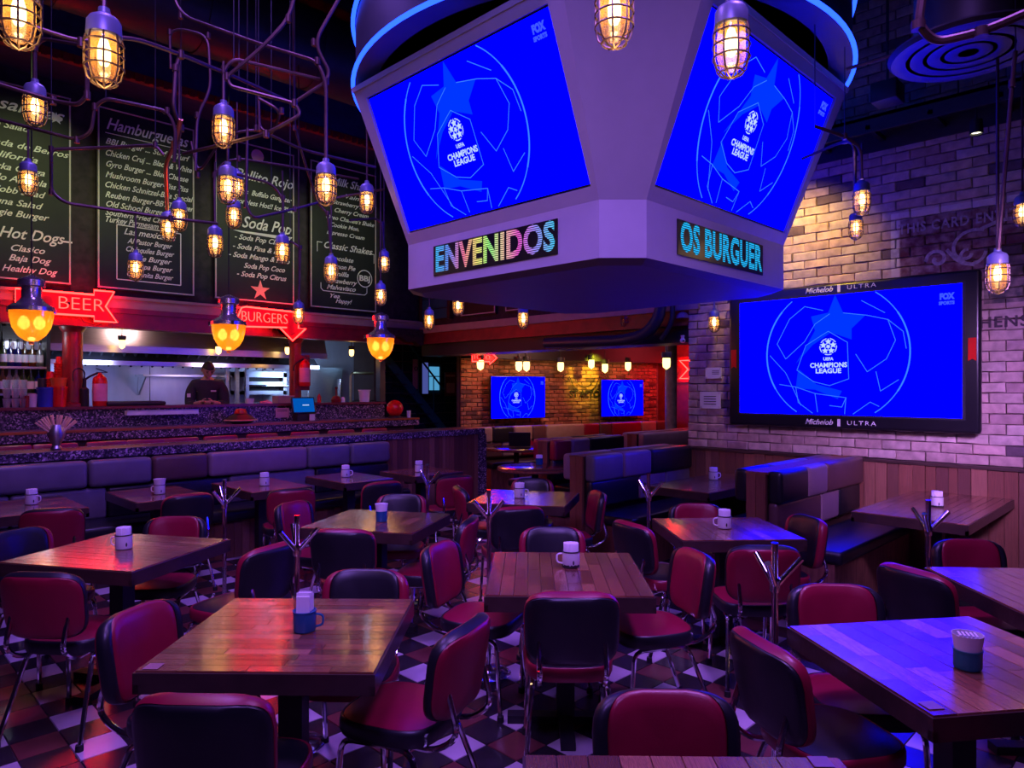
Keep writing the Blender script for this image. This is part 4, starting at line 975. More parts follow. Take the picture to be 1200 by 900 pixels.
# ---------------------------------------------------------------- benches
def bench(name, label, x0, x1, yf, segs_front, segs_back=None, thick=0.16, both=True, group=None, rot=None, origin=None, top=1.03):
    """bench along local x; front cushions face -y at yf"""
    t = thing(name, label, 'bench', origin or ((x0+x1)/2, yf+0.3, 0), rot or 0.0, group)
    ox, oy = (t.location.x, t.location.y) if rot is None else (0, 0)
    L = lambda x, y, z: (x-ox, y-oy, z)
    core0, core1 = yf+0.11, yf+0.11+thick
    MB().b2(L(x0+0.02, core0, 0), L(x1, core1, top-0.02)).build('core', M['dark_wood'], t, False)
    MB().b2(L(x0, core0-0.01, top-0.02), L(x1, core1+0.01, top)).build('cap_rail', M['plank'], t, False)
    n = max(2, int(round(thick/0.09)))
    for k in range(n): piece('end_plank', pm[0], t, L(x0+0.008, core0+thick*(k+0.5)/n, (top-0.01)/2), (0.03, thick/n-0.004, top-0.01))
    def cushions(y0, dy, segs, lo):
        x = x0+0.015
        tot = sum(q[0] for q in segs)
        for (w_, m_) in segs:
            w2 = w_/tot*(x1-x0-0.02)
            MB().rbox(L(x+w2/2, y0+dy*0.5, top-0.12 if not lo else 0.66), (w2-0.004, abs(dy), 0.26 if not lo else 0.27), 0.035, 3).build('back_cushion', M[m_], t); x += w2
    cushions(core0, -0.12, segs_front, False); cushions(core0, -0.09, segs_front[::-1], True)
    MB().rbox(L((x0+x1)/2, yf-0.22, 0.44), (x1-x0-0.02, 0.48, 0.10), 0.03, 3).build('seat', M['black_vinyl'], t)
    MB().b2(L(x0+0.03, yf-0.40, 0), L(x1, yf+0.12, 0.39)).build('plinth', M['plank'], t, False)
    if both:
        cushions(core1, 0.12, segs_back or segs_front, False)
        MB().rbox(L((x0+x1)/2, core1+0.33, 0.44), (x1-x0-0.02, 0.48, 0.10), 0.03, 3).build('seat', M['black_vinyl'], t)
        MB().b2(L(x0+0.03, core1, 0), L(x1, core1+0.52, 0.39)).build('plinth', M['plank'], t, False)
    return t
bench('booth_bench', 'patchwork bench with black, grey and brown cushions under the wall screen', 5.28, XW-0.08, 2.36, [(0.55, 'black_vinyl'), (0.42, 'seat_mauve'), (0.9, 'seat_brown')], [(0.5, 'black_vinyl'), (0.8, 'seat_grey'), (0.6, 'seat_brown')], group='double sided booth benches')
bench('booth_bench', 'blue grey cushioned bench with an upright wooden end, left of the brick wall end', 5.28, XW-0.08, 4.20, [(0.55, 'seat_grey'), (0.55, 'seat_mauve'), (0.9, 'black_vinyl')], [(0.5, 'seat_mauve'), (0.8, 'seat_grey')], group='double sided booth benches')
bench('booth_bench', 'red and mauve cushioned bench behind the round table', 6.52, 8.0, 5.78, [(0.3, 'red_vinyl'), (0.35, 'seat_mauve'), (0.7, 'black_vinyl')], group='double sided booth benches')
bench('booth_bench', 'cream cushioned bench beside the steel column in the far room', 8.4, 10.6, 5.75, [(1.4, 'seat_tan')], group='double sided booth benches')
# long grey booth along the divider
t = thing('long_booth', 'long grey blue booth seat running along the granite topped divider', 'bench', (2.6, 7.3, 0))
segs = [-0.4, 0.45, 1.12, 1.79, 2.34, 2.88, 3.99, 4.55, 5.12]
ucol = ['seat_grey', 'seat_mauve', 'seat_grey', 'seat_grey', 'seat_brown', 'seat_grey', 'seat_grey', 'seat_mauve']
segs = [-0.4, 1.79, 2.34, 2.88, 3.99, 4.55, 5.12]; ucol = ['seat_grey', 'seat_grey', 'seat_brown', 'seat_mauve', 'seat_grey', 'seat_grey']
for a, b, c in zip(segs[:-1], segs[1:], ucol): MB().rbox(((a+b)/2, 7.33, 0.90), (b-a-0.012, 0.15, 0.25), 0.04, 3).build('back_cushion', M[c], t, True, True)
segs = [-0.4, 1.2, 1.95, 3.1, 4.1, 5.12]
for a, b, c in zip(segs[:-1], segs[1:], ['seat_grey', 'seat_grey', 'black_vinyl', 'seat_grey', 'black_vinyl']): MB().rbox(((a+b)/2, 7.35, 0.62), (b-a-0.006, 0.12, 0.29), 0.03, 3).build('lower_cushion', M[c], t, True, True)
MB().rbox((2.36, 7.07, 0.43), (5.5, 0.5, 0.11), 0.035, 3).build('seat', M['black_vinyl'], t, True, True)
MB().b2((-0.4, 6.92, 0), (5.1, 7.4, 0.37)).build('plinth', M['dark_wood'], t, False, True)
x = -0.3
while x < 5.05:
    w_ = random.choice([0.08, 0.1, 0.12]); piece('plank', pm[0], t, (x+w_/2-2.6, 6.91-7.3, 0.185), (w_-0.004, 0.02, 0.365)); x += w_
# patchwork booth along the far brick wall
Lf = (P2-P1).length
th = math.atan2(dv.y, dv.x); o_ = P1+nrm*0.42
bench('wall_booth', 'long patchwork booth of tan, red and brown cushions along the far brick wall', 0.0, Lf-0.1, -0.11, [(0.3, 'seat_tan'), (0.42, 'black_vinyl'), (0.38, 'seat_tan'), (0.30, 'seat_brown'), (0.85, 'seat_tan'), (0.35, 'red_vinyl'), (0.3, 'seat_brown'), (0.75, 'red_vinyl'), (0.4, 'seat_tan'), (0.5, 'seat_brown')], both=False, rot=th, origin=(o_.x, o_.y, 0), thick=0.2)
cp = sd(2.75, 12.1)
t = thing('steel_column', 'round grey green column in the far room', 'column', cp); MB().lathe([(0.10, 0.0), (0.10, 2.62)], 20).build('shaft', P('weathered_column', (0.30, 0.30, 0.24), 0.5, 0.3, var=0.3), t); MB().lathe([(0.14, 0), (0.14, 0.03), (0.1, 0.05)], 20).build('foot_plate', M['duct'], t)

# ================================================================ SCREENS
def arcp(cx, cy, r, a0, a1, n=26): return [(cx+r*math.cos(math.radians(a0+(a1-a0)*k/n)), cy+r*math.sin(math.radians(a0+(a1-a0)*k/n))) for k in range(n+1)]
def ribbon(mb, pts, wd, z, clip=None):
    """flat strip through 2D points"""
    for i in range(len(pts)-1):
        a, b = Vector(pts[i]), Vector(pts[i+1])
        if clip:
            mx, my = clip
            if abs((a.x+b.x)/2) > mx or abs((a.y+b.y)/2) > my: continue
            if abs(a.y) > my or abs(b.y) > my: continue
        t = b-a
        if t.length < 1e-6: continue
        t.normalize(); n = Vector((-t.y, t.x))*wd/2; a2 = a-t*wd*0.3; b2 = b+t*wd*0.3
        zz = z+i*4e-5
        mb.add([(*(a2-n), zz), (*(b2-n), zz), (*(b2+n), zz), (*(a2+n), zz)], [(0, 1, 2, 3)])
def star_poly(cx, cy, r, ri, rot=90, n=5): return [(cx+(r if k % 2 == 0 else ri)*math.cos(math.radians(rot+k*180/n)), cy+(r if k % 2 == 0 else ri)*math.sin(math.radians(rot+k*180/n))) for k in range(2*n)]
def broadcast(parent, m, W, H, detail=True, field='screen'):
    """what the screens show: a blue field, a ball of light lines, the tournament emblem. m: screen centre frame"""
    u = W/16.0; mx, my = W/2, H/2
    inv = parent.matrix_basis.inverted()
    mm = inv @ m
    scr = MB(mm).box((0, 0, 0), (W, H, 0.004)).build('screen', M[field], parent, False)
    def C2(pts): return [((x-8)*u, (y-4.5)*u*H/(9*u)) for x, y in pts]
    cx, cy, R = 7.6, 4.6, 5.25
    st = MB(mm)
    poly = C2([(7.7, 9.0), (8.3, 7.6), (9.9, 7.35), (8.9, 6.4), (8.9, 5.6), (7.4, 6.2), (6.0, 5.3), (4.7, 3.9), (5.4, 5.0), (6.2, 6.4), (5.9, 7.5), (7.2, 7.7)])
    st.add([(x, y, 0.0035) for x, y in poly], [tuple(range(len(poly)))])
    for q in ([(4.9, 3.5), (6.3, 2.3), (8.2, 1.8), (7.9, 1.2), (6.2, 1.9), (4.7, 2.0)],):
        q = C2(q); st.add([(x, y, 0.0035) for x, y in q], [tuple(range(len(q)))])
    st.build('star_field', M['screen_star'], scr, False)
    ln = MB(mm)
    for a0, a1, w_ in ((118, 242, 0.06), (-56, 60, 0.06), (140, 210, 0.11), (-32, 32, 0.10)): ribbon(ln, C2(arcp(cx, cy, R, a0, a1)), w_*u, 0.0045, (mx, my-0.002))
    for pl in ([(7.2, 9), (6.8, 7.9), (5.4, 8.3), (4.2, 7.4), (3.4, 5.9), (3.2, 5.5), (3.9, 4.3), (5.4, 5.6)], [(5.4, 5.6), (6.2, 6.9), (7.3, 7.6)], [(4.8, 3.4), (5.5, 5.3), (7.2, 6.3), (8.6, 5.4), (8.7, 2.7), (7.3, 2.2), (6.1, 2.5), (4.8, 3.4)],
               [(8.3, 7.6), (10.0, 7.3), (11.4, 6.9), (11.9, 5.4), (11.3, 4.1), (10.0, 3.2), (9.2, 4.5)], [(11.4, 6.9), (12.4, 6.0), (12.6, 4.8)], [(9.6, 8.4), (11.2, 7.4)], [(3.4, 2.3), (4.7, 2.1), (6.2, 1.6), (6.4, 0.2)], [(4.7, 2.1), (4.9, 0.9), (6.0, 0.1)], [(6.2, 1.6), (8.5, 1.3), (8.4, 0.1)], [(8.5, 1.3), (8.2, 0.6), (7.3, 0.7)],
               [(9.0, 0.1), (10.2, 1.0), (10.8, 0.7)], [(10.6, 3.2), (10.9, 1.8), (12.1, 2.6)], [(2.6, 4.6), (3.9, 3.2), (5.1, 0.7)]):
        ribbon(ln, C2(pl), 0.04*u, 0.0045, (mx, my-0.002))
    ln.build('ball_line', M['screen_line'], scr, False)
    if detail:
        # emblem: ring of dark stars on a light ball
        ex, ey = (7.2-8)*u, (5.15-4.5)*u; r = 0.62*u; sb = MB(mm)
        for k in range(5):
            a = 90+k*72; sx, sy = ex+r*0.62*math.cos(math.radians(a)), ey+r*0.62*math.sin(math.radians(a))
            pl = star_poly(sx, sy, r*0.42, r*0.20, a); sb.add([(x, y, 0.0055) for x, y in pl], [tuple(range(10))])
            ribbon(sb, [(ex+r*math.cos(math.radians(a+36-22+q*11)), ey+r*math.sin(math.radians(a+36-22+q*11))) for q in range(5)], 0.06*u, 0.0055)
        pl = star_poly(ex, ey, r*0.34, r*0.16, 270); sb.add([(x, y, 0.0055) for x, y in pl], [tuple(range(10))])
        sb.build('ball_emblem', M['screen_white'], scr, False)
        def tx(b, x, y, s_, w_=None, mat='screen_white', bold=0.0):
            o = text(b, s_*u, M[mat], parent, m @ Matrix.Translation(((x-8)*u, (y-4.5)*u, 0.0055)), ext=0.0, width=w_*u if w_ else None, bold=bold*u)
            o.parent = scr; return o
        tx('UEFA', 7.2, 4.2, 0.32, 0.75, bold=0.01); tx('CHAMPIONS', 7.2, 3.72, 0.50, 2.75, bold=0.015); tx('LEAGUE', 7.2, 3.28, 0.50, 1.9, bold=0.015)
        tx('FOX', 15.1, 8.25, 0.55, 0.9, 'screen_faint', 0.04); tx('SPORTS', 15.1, 7.8, 0.3, 0.95, 'screen_faint', 0.02)
    return scr

# ---- big wall screen
t = thing('wall_screen', 'huge black framed screen on the brick wall with printed beer names', 'television', (XW-0.08, 2.555, 2.0))
mf = frame((XW-0.11, 2.555, 2.005), (0, -1, 0), (0, 0, 1))
inv = t.matrix_basis.inverted()
MB(inv @ mf).rbox((0, 0, 0), (2.32, 1.42, 0.08), 0.03, 3).build('frame', M['bezel'], t)
MB(inv @ mf).box((0, 0, -0.035), (1.2, 0.8, 0.05)).build('wall_bracket', M['black'], t, False)
MB(inv @ mf).box((0, 0.01, 0.041), (2.10, 1.21, 0.004)).build('inner_rim', M['black'], t, False)
broadcast(t, mf @ Matrix.Translation((0, 0.01, 0.046)), 2.05, 1.17, field='screen_wall')
for yy in (0.655, -0.65):
    text('Michelob', 0.075, M['print_white'], t, mf @ Matrix.Translation((-0.20, yy, 0.0415)), shear=0.35, width=0.27, bold=0.001)
    text('ULTRA', 0.058, M['print_white'], t, mf @ Matrix.Translation((0.20, yy, 0.0415)), width=0.26, space=1.3)
    MB(inv @ mf).box((-0.005, yy, 0.0425), (0.028, 0.072, 0.003)).build('emblem_bar', M['print_white'], t, False)
for xx, yy in ((-1.10, 0.0), (1.10, 0.02)):
    MB(inv @ mf @ Matrix.Translation((xx, yy, 0.042))).prism([(-.03, .1), (.03, .1), (.03, -.1), (0, -.08), (-.03, -.1)], -0.001, 0.002).build('red_ribbon', M['red_plastic'], t, False)
# ---- far screens
for (px0, px1, y0, y1, lab) in ((569, 634, 440, 491, 'left blue screen on the far brick wall'), (697.5, 748, 444, 488.5, 'right blue screen on the far brick wall')):
    a = farpt(px0, y0)+FN*0.16; b = farpt(px1, y0)+FN*0.16; c = farpt((px0+px1)/2, (y0+y1)/2); e0 = farpt((px0+px1)/2, y0); e1 = farpt((px0+px1)/2, y1)
    W = (b-a).length*0.98; H = (e0.z-e1.z)*0.97; c = c+FN*0.17
    t = thing('television', lab, 'television', c)
    mf = frame(c, FD, (0, 0, 1)); inv = t.matrix_basis.inverted()
    MB(inv @ mf).rbox((0, 0, -0.02), (W, H, 0.05), 0.01, 2).build('frame', M['bezel'], t)
    MB(inv @ mf).box((0, 0, -0.10), (0.3, 0.3, 0.12)).build('wall_bracket', M['black'], t, False)
    broadcast(t, mf @ Matrix.Translation((0, 0, 0.008)), W-0.03, H-0.03)
# wall print between the far screens
p = farpt(684, 462)+FN*0.03
tag(origin_at(text('ST AETO', 0.19, M['black'], None, frame(p, FD, (0, 0, 1)), name='wall_lettering', bold=0.004), p), 'faded dark lettering painted on the far brick between the two screens', 'lettering')
p = farpt(684, 438)+FN*0.03
a = MB(frame(p, FD, (0, 0, 1)))
ribbon(a, arcp(0, 0, 0.36, 195, 345), 0.016, 0); ribbon(a, arcp(0, 0.02, 0.27, 200, 340), 0.012, 0)
ribbon(a, [(0.42, 0.0), (0.55, -0.08), (0.42, -0.16), (0.36, -0.05)], 0.014, 0); ribbon(a, [(-0.42, 0.0), (-0.55, -0.08), (-0.42, -0.16), (-0.36, -0.05)], 0.014, 0)
tag(origin_at(a.build('wall_emblem', M['black'], None, False), p), 'faded round scroll emblem painted over the far brick lettering', 'emblem')
# plaques at the end of the brick wall
for q, (x0, y0, x1, y1, lab) in enumerate(((827, 431, 845.5, 443.5, 'small white plaque with a round mark near the brick wall end'), (820.5, 459, 844.5, 479, 'larger white engraved plaque on the brick wall below the small one'))):
    a = onX(x0, y0, XW-0.02); b = onX(x1, y1, XW-0.02)
    t = thing('plaque', lab, 'plaque', (XW-0.02, (a.y+b.y)/2, (a.z+b.z)/2))
    w_, h_ = abs(a.y-b.y), abs(a.z-b.z)
    MB().box((0, 0, 0), (0.015, w_, h_)).build('plate', M['enamel'], t, False)
    lines = MB()
    for k in range(4 if q else 3): lines.box((-0.009, (0 if q else -0.03), h_*(0.22-0.15*k)), (0.002, w_*(0.6 if q else 0.45), h_*0.04))
    lines.build('engraving', M['black'], t, False)
    for sy in (-1, 1):
        for sz in (-1, 1): MB().box((-0.009, sy*w_*0.43, sz*h_*0.4), (0.004, 0.012, 0.012)).build('screw', M['steel'], t, False)
# mural lettering and scrolls
mt = P('mural_pale_paint', (0.42, 0.36, 0.36), 0.85, var=0.35, vscale=30)
mt2 = P('mural_dark_paint', (0.07, 0.05, 0.06), 0.85, var=0.35, vscale=30)
def muraltext(body, px0, px1, py, size, mat, lab):
    a = onX(px0, py, XW-0.012); b = onX(px1, py, XW-0.012); z = a.z
    p = Vector((XW-0.012, (a.y+b.y)/2, (a.z)))
    tag(origin_at(text(body, size, mat, None, frame(p, (0, -1, 0), (0, 0, 1)), name='painted_lettering', width=abs(a.y-b.y), space=1.15, bold=0.003), p), lab, 'lettering')
muraltext('THIS CARD ENTITLES', 1053, 1222, 270, 0.125, mt, 'pale painted words across the top of the dark red wall advertisement')
muraltext('HENSE', 1148, 1218, 379, 0.13, mt2, 'dark painted capitals on the brick right of the big screen')
a = MB(frame(onX(1110, 300, XW-0.012), (0, -1, 0), (0, 0, 1)))
spiral = lambda cx, cy, r0, r1, a0, a1, n=22: [(cx+(r0+(r1-r0)*k/n)*math.cos(math.radians(a0+(a1-a0)*k/n)), cy+(r0+(r1-r0)*k/n)*math.sin(math.radians(a0+(a1-a0)*k/n))) for k in range(n+1)]
ribbon(a, spiral(-0.08, -0.02, 0.09, 0.02, 180, -200), 0.03, 0)
ribbon(a, spiral(0.17, 0.02, 0.03, 0.20, 300, 60), 0.028, 0); ribbon(a, spiral(0.17, 0.0, 0.12, 0.04, 0, -250), 0.025, 0)
ribbon(a, [(0.25, 0.20), (0.40, 0.255), (0.60, 0.25), (0.8, 0.16), (0.9, 0.02)], 0.03, 0); ribbon(a, [(0.0, 0.05), (0.06, -0.03), (0.12, -0.08), (0.2, -0.1)], 0.03, 0)
ribbon(a, [(0.62, -0.12), (0.72, 0.02), (0.84, -0.06)], 0.04, 0)
tag(origin_at(a.build('painted_scroll', mt, None, False), onX(1110, 300, XW-0.012)), 'pale painted scrollwork curling over the wall advertisement', 'painting')

# ================================================================ HANGING SCREEN CUBE
cc = Vector((4.68, 3.70, 2.5))
cube = thing('screen_cube', 'big white four sided hanging screen cube over the dining room', 'screen', cc)
hs, chm = 1.20, 0.21; ZB, ZM, ZT = 2.506, 2.87, 4.03; OB, OT = 1.20, 1.67
b0 = [(-hs, -hs+chm), (-hs, hs-chm), (-hs+chm, hs), (hs-chm, hs), (hs, hs-chm), (hs, -hs+chm), (hs-chm, -hs), (-hs+chm, -hs)]
lower = [Vector((x, y, 0)) for x, y in b0]
ho = OT; e = 1.08
t0 = [(-ho, -e), (-ho, e), (-e, ho), (e, ho), (ho, e), (ho, -e), (e, -ho), (-e, -ho)]
inset = 0.0
def ring_faces(za, pa, zb, pb, idx):
    out = []
    for i in idx:
        j = (i+1) % 8; out.append([(pa[i][0], pa[i][1], za), (pa[j][0], pa[j][1], za), (pb[j][0], pb[j][1], zb), (pb[i][0], pb[i][1], zb)])
    return out
z0, z1, z2 = ZB-2.5, ZM-2.5, ZT-2.5
for q in ring_faces(z0, b0, z1, b0, range(8)):
    a, b = Vector(q[0]), Vector(q[1]); n = (b-a).cross(Vector((0, 0, 1))).normalized()
    if n.dot(a) < 0: n = -n
    MB().slab(q, n, 0.02).build('skirt_panel', M['cube'], cube, False)
for q in ring_faces(z1, b0, z2, t0, (1, 3, 5, 7)):
    a, b, c = Vector(q[0]), Vector(q[1]), Vector(q[2]); n = (b-a).cross(c-b).normalized()
    if n.dot(a) < 0: n = -n
    MB().slab(q, n, 0.02).build('corner_panel', M['cube'], cube, False)
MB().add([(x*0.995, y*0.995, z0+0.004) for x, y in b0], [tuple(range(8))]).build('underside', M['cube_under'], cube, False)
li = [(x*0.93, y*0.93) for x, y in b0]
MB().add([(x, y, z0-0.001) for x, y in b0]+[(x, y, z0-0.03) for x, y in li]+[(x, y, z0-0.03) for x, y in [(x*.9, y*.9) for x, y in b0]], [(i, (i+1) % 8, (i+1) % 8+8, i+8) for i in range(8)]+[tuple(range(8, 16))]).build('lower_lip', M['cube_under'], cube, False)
MB().add([(x*0.9, y*0.9, z2-0.1) for x, y in t0], [tuple(range(8))]).build('inner_deck', M['black'], cube, False)
for n_, (nx, ny) in enumerate(((-1, 0), (0, -1), (1, 0), (0, 1))):
    right = Vector((-ny*-1, nx*-1, 0)) if False else Vector((0, 0, 1)).cross(Vector((nx, ny, 0)))
    bc = Vector((nx*OB, ny*OB, z1)); tc = Vector((nx*OT, ny*OT, z2)); upv = (tc-bc); Hh = upv.length
    m = frame((bc+tc)/2, right, upv); wb, wt = 1.98, 2.16
    # trapezoid frame with four rails round the screen
    sw, shh = 1.90, 1.07
    fo = [(-wb/2, -Hh/2), (wb/2, -Hh/2), (wt/2, Hh/2), (-wt/2, Hh/2)]; fi = [(-sw/2, -shh/2), (sw/2, -shh/2), (sw/2, shh/2), (-sw/2, shh/2)]
    f = MB(m)
    vs = [(x, y, 0) for x, y in fo]+[(x, y, 0.0) for x, y in fi]+[(x, y, -0.06) for x, y in fo]+[(x, y, -0.03) for x, y in fi]
    fs = []
    for i in range(4):
        j = (i+1) % 4; fs += [(i, j, j+4, i+4), (i+4, j+4, j+12, i+12), (i, i+8, j+8, j)]
    f.add(vs, fs).build('screen_frame', M['cube'], cube, False)
    MB(m).box((0, 0, -0.03), (sw, shh, 0.01)).build('screen_bezel', M['bezel'], cube, False)
    wm = cube.matrix_basis @ m
    broadcast(cube, wm @ Matrix.Translation((0, 0, -0.018)), sw-0.03, shh-0.03, detail=n_ < 2)
    MB(m).b2((-wt/2, Hh/2-0.015, -0.06), (wt/2, Hh/2+0.02, 0.012)).build('top_rail', M['cube'], cube, False)
    # LED ticker in the skirt
    mk = frame((nx*(hs+0.002), ny*(hs+0.002), (z0+z1)/2+0.005), right, (0, 0, 1))
    tx0 = 0.0 if n_ == 0 else -0.02
    lw, lh = (1.30, 0.235) if n_ == 0 else (1.24, 0.235)
    tick = MB(mk).box((tx0, 0, 0), (lw, lh, 0.012)).build('led_ticker', M['bezel'], cube, False)
    if n_ < 2:
        lm = bpy.data.materials.new('led_glow_%d' % n_); lm.use_nodes = True; nt = lm.node_tree; N = nt.nodes; L = nt.links
        tcn = N.new('ShaderNodeTexCoord'); sp = N.new('ShaderNodeSeparateXYZ'); L.new(tcn.outputs['Object'], sp.inputs[0])
        ax = 'Y' if n_ == 0 else 'X'
        mr = N.new('ShaderNodeMapRange'); L.new(sp.outputs[ax], mr.inputs[0])
        # reading direction: -Y on the first face, +X on the second
        mr.inputs[1].default_value = (0.65 if n_ == 0 else -0.65); mr.inputs[2].default_value = (-0.65 if n_ == 0 else 0.65)
        cr = N.new('ShaderNodeValToRGB'); L.new(mr.outputs[0], cr.inputs[0]); el = cr.color_ramp.elements
        cols = [(0, (0.05, 0.5, 0.9)), (0.15, (0.15, 0.25, 0.9)), (0.28, (0.9, 0.2, 0.35)), (0.40, (0.85, 0.75, 0.2)), (0.5, (0.3, 0.9, 0.25)), (0.62, (0.9, 0.5, 0.4)), (0.72, (0.8, 0.1, 0.6)), (0.85, (0.3, 0.25, 0.9)), (1.0, (0.05, 0.6, 0.9))] if n_ == 0 else [(0, (0.02, 0.45, 0.9)), (1, (0.02, 0.45, 0.9))]
        el[0].position, el[0].color = cols[0][0], (*cols[0][1], 1); el[1].position, el[1].color = cols[-1][0], (*cols[-1][1], 1)
        for q_ in cols[1:-1]:
            w_ = el.new(q_[0]); w_.color = (*q_[1], 1)
        # rows of diodes
        ml = N.new('ShaderNodeMath'); ml.operation = 'MULTIPLY'; ml.inputs[1].default_value = 2*PI/0.0145; L.new(sp.outputs['Z'], ml.inputs[0])
        sn = N.new('ShaderNodeMath'); sn.operation = 'SINE'; L.new(ml.outputs[0], sn.inputs[0])
        gt = N.new('ShaderNodeMapRange'); gt.inputs[1].default_value = -0.5; gt.inputs[2].default_value = 0.3; gt.inputs[3].default_value = 0.08; gt.inputs[4].default_value = 1.25; L.new(sn.outputs[0], gt.inputs[0])
        em = N.new('ShaderNodeEmission'); L.new(cr.outputs[0], em.inputs[0]); L.new(gt.outputs[0], em.inputs[1]); L.new(em.outputs[0], N['Material Output'].inputs[0])
        o = text(['ENVENIDOS', 'OS BURGUER'][n_], 0.265, lm, cube, cube.matrix_basis @ mk @ Matrix.Translation((tx0, 0, 0.0075)), ext=0.0, width=lw-0.05, bold=0.010, space=1.05); o.parent = tick
# hanging rods
for sx, sy in ((-0.8, -0.8), (0.8, -0.8), (0.8, 0.8), (-0.8, 0.8)): MB().tube([(sx, sy, z2-0.1), (sx, sy, 3.62)], 0.025).build('hanger_rod', M['black'], cube)
# neon rings round the cube
ring = thing('halo_ring', 'large round dark fascia ring with blue neon tubes above the screen cube', 'light ring', (4.68, 3.70, 4.08))
RR = 1.97
MB().lathe([(RR, 0.02), (RR, 0.46), (RR-0.16, 0.46), (RR-0.16, 0.0), (RR, 0.0), (RR, 0.02)], 72).build('fascia', M['ring'], ring)
MB().tube([(math.cos(2*PI*k/96)*(RR+0.02), math.sin(2*PI*k/96)*(RR+0.02), 0.0) for k in range(96)], 0.016, 8, closed=True).build('neon_tube', M['neon_blue'], ring)
MB().tube([(math.cos(2*PI*k/96)*(RR+0.02), math.sin(2*PI*k/96)*(RR+0.02), 0.47) for k in range(96)], 0.016, 8, closed=True).build('neon_tube', M['neon_blue'], ring)
for k in range(8):
    a = 2*PI*k/8+0.2; MB().tube([(math.cos(a)*(RR-0.08), math.sin(a)*(RR-0.08), 0.46), (math.cos(a)*(RR-0.08), math.sin(a)*(RR-0.08), 2.08)], 0.008, 6).build('suspension_wire', M['duct'], ring)
for k in range(4):
    a = 2*PI*k/4+PI/4; MB().box((math.cos(a)*(RR-0.5), math.sin(a)*(RR-0.5), 0.3), (0.9, 0.05, 0.05), Matrix.Rotation(a, 4, 'Z')).build('spoke', M['black'], ring, False)

# ================================================================ MENU BOARDS
def board(x0, x1, z0, z1, label, lines, extras=None, Y=YL-0.03):
    xc = (x0+x1)/2; t = thing('menu_board', label, 'menu board', (xc, Y, z0))
    w_, h_ = x1-x0, z1-z0
    MB().box((0, 0, h_/2), (w_, 0.03, h_)).build('panel', M['chalk'], t, False)
    f = MB(); g_ = 0.05
    for zz in (0.02, h_-0.02): f.box((0, -0.018, zz), (w_-0.02, 0.012, 0.016))
    for xx in (-w_/2+0.02, w_/2-0.02): f.box((xx, -0.018, h_/2), (0.016, 0.012, h_-0.04))
    f.build('frame', M['chalk_frame'], t, False)
    for (s, x, z, size, wid) in lines:
        text(s, size, M['chalk_white'], t, frame((xc+x, Y-0.017, z0+z), (1, 0, 0), (0, 0, 1)), shear=0.38, width=wid, bold=size*0.012, ext=0.001)
    if extras: extras(t, xc, Y-0.018, z0)
    return t
ZB0, ZB1 = 2.88, 5.06
def ex2(t, xc, y, z0):
    f = MB()
    for zz in (0.16, 0.92): f.box((xc+0.02, y, z0+zz), (0.74, 0.002, 0.012))
    for xx in (-0.35, 0.39): f.box((xc+xx, y, z0+0.54), (0.012, 0.002, 0.76))
    f.box((xc, y, z0+1.86), (0.9, 0.002, 0.008)); f.build('ruled_box', M['chalk_white'], t, False, True)
L1 = [('Ensaladas', 0.06, 1.93, 0.19, 0.85), ('Garden Salad', -0.15, 1.70, 0.10, 0.6), ('Ensalada de Berros', 0.06, 1.50, 0.10, 0.95), ('California', -0.02, 1.37, 0.10, 0.5), ('Chicka Griega', 0.0, 1.24, 0.10, 0.6), ('Pollo Arugula', 0.02, 1.12, 0.10, 0.6), ('Cobb Salad', 0.05, 0.99, 0.10, 0.5), ('Tuna Salad', 0.02, 0.86, 0.10, 0.5), ('Veggie Burger', 0.02, 0.74, 0.10, 0.62), ('Hot Dogs', 0.18, 0.52, 0.17, 0.62), ('Clasico', 0.14, 0.36, 0.10, 0.32), ('Baja Dog', 0.16, 0.25, 0.10, 0.40), ('Healthy Dog', 0.16, 0.13, 0.10, 0.52)]
def ex1(t, xc, y, z0):
    a = MB(frame((xc+0.42, y, z0+1.9), (1, 0, 0), (0, 0, 1))); pl = star_poly(0, 0, 0.07, 0.03); a.add([(x, y_, 0) for x, y_ in pl], [tuple(range(10))]); a.build('drawn_star', M['chalk_white'], t, False, True)
    MB(frame((xc+0.53, y, z0+0.50), (1, 0, 0), (0, 0, 1))).box((0, 0, 0), (0.10, 0.02, 0.002)).build('drawn_dash', M['chalk_white'], t, False, True)
board(0.98, 2.13, ZB0, ZB1, 'chalkboard menu of salads and hot dogs at the left edge of the photo', L1, ex1)
L2 = [('Hamburguesas', 0.0, 1.98, 0.20, 0.95), ('BBJ Burger ... Surf & Turf', 0.0, 1.77, 0.10, 0.98), ('Chicken Cruj ... Black & White', 0.02, 1.63, 0.10, 1.0), ('Gyro Burger ... Blue Cheese', 0.0, 1.50, 0.10, 0.95), ('Mushroom Burger-Piss Piss', 0.0, 1.37, 0.10, 0.96), ('Chicken Schnitzel-Baja Special', 0.02, 1.25, 0.10, 1.02), ('Reuben Burger-BBTT Burger', 0.03, 1.13, 0.10, 1.03), ('Old School Burger', -0.14, 1.02, 0.10, 0.68), ('Southern Fried Chicken', -0.08, 0.915, 0.09, 0.8), ('Turkey Parmesam Burger', -0.06, 0.975-0.14, 0.10, 0.85), ('Las mexicanas', 0.02, 0.72, 0.11, 0.6), ('Al Pastor Burger', 0.02, 0.61, 0.09, 0.52), ('Chilaquiles Burger', 0.02, 0.51, 0.09, 0.56), ('Mole Burger', 0.02, 0.41, 0.09, 0.5), ('La Lupa Burger', 0.02, 0.31, 0.09, 0.52), ('Cochinita Burger', 0.02, 0.21, 0.09, 0.54)]
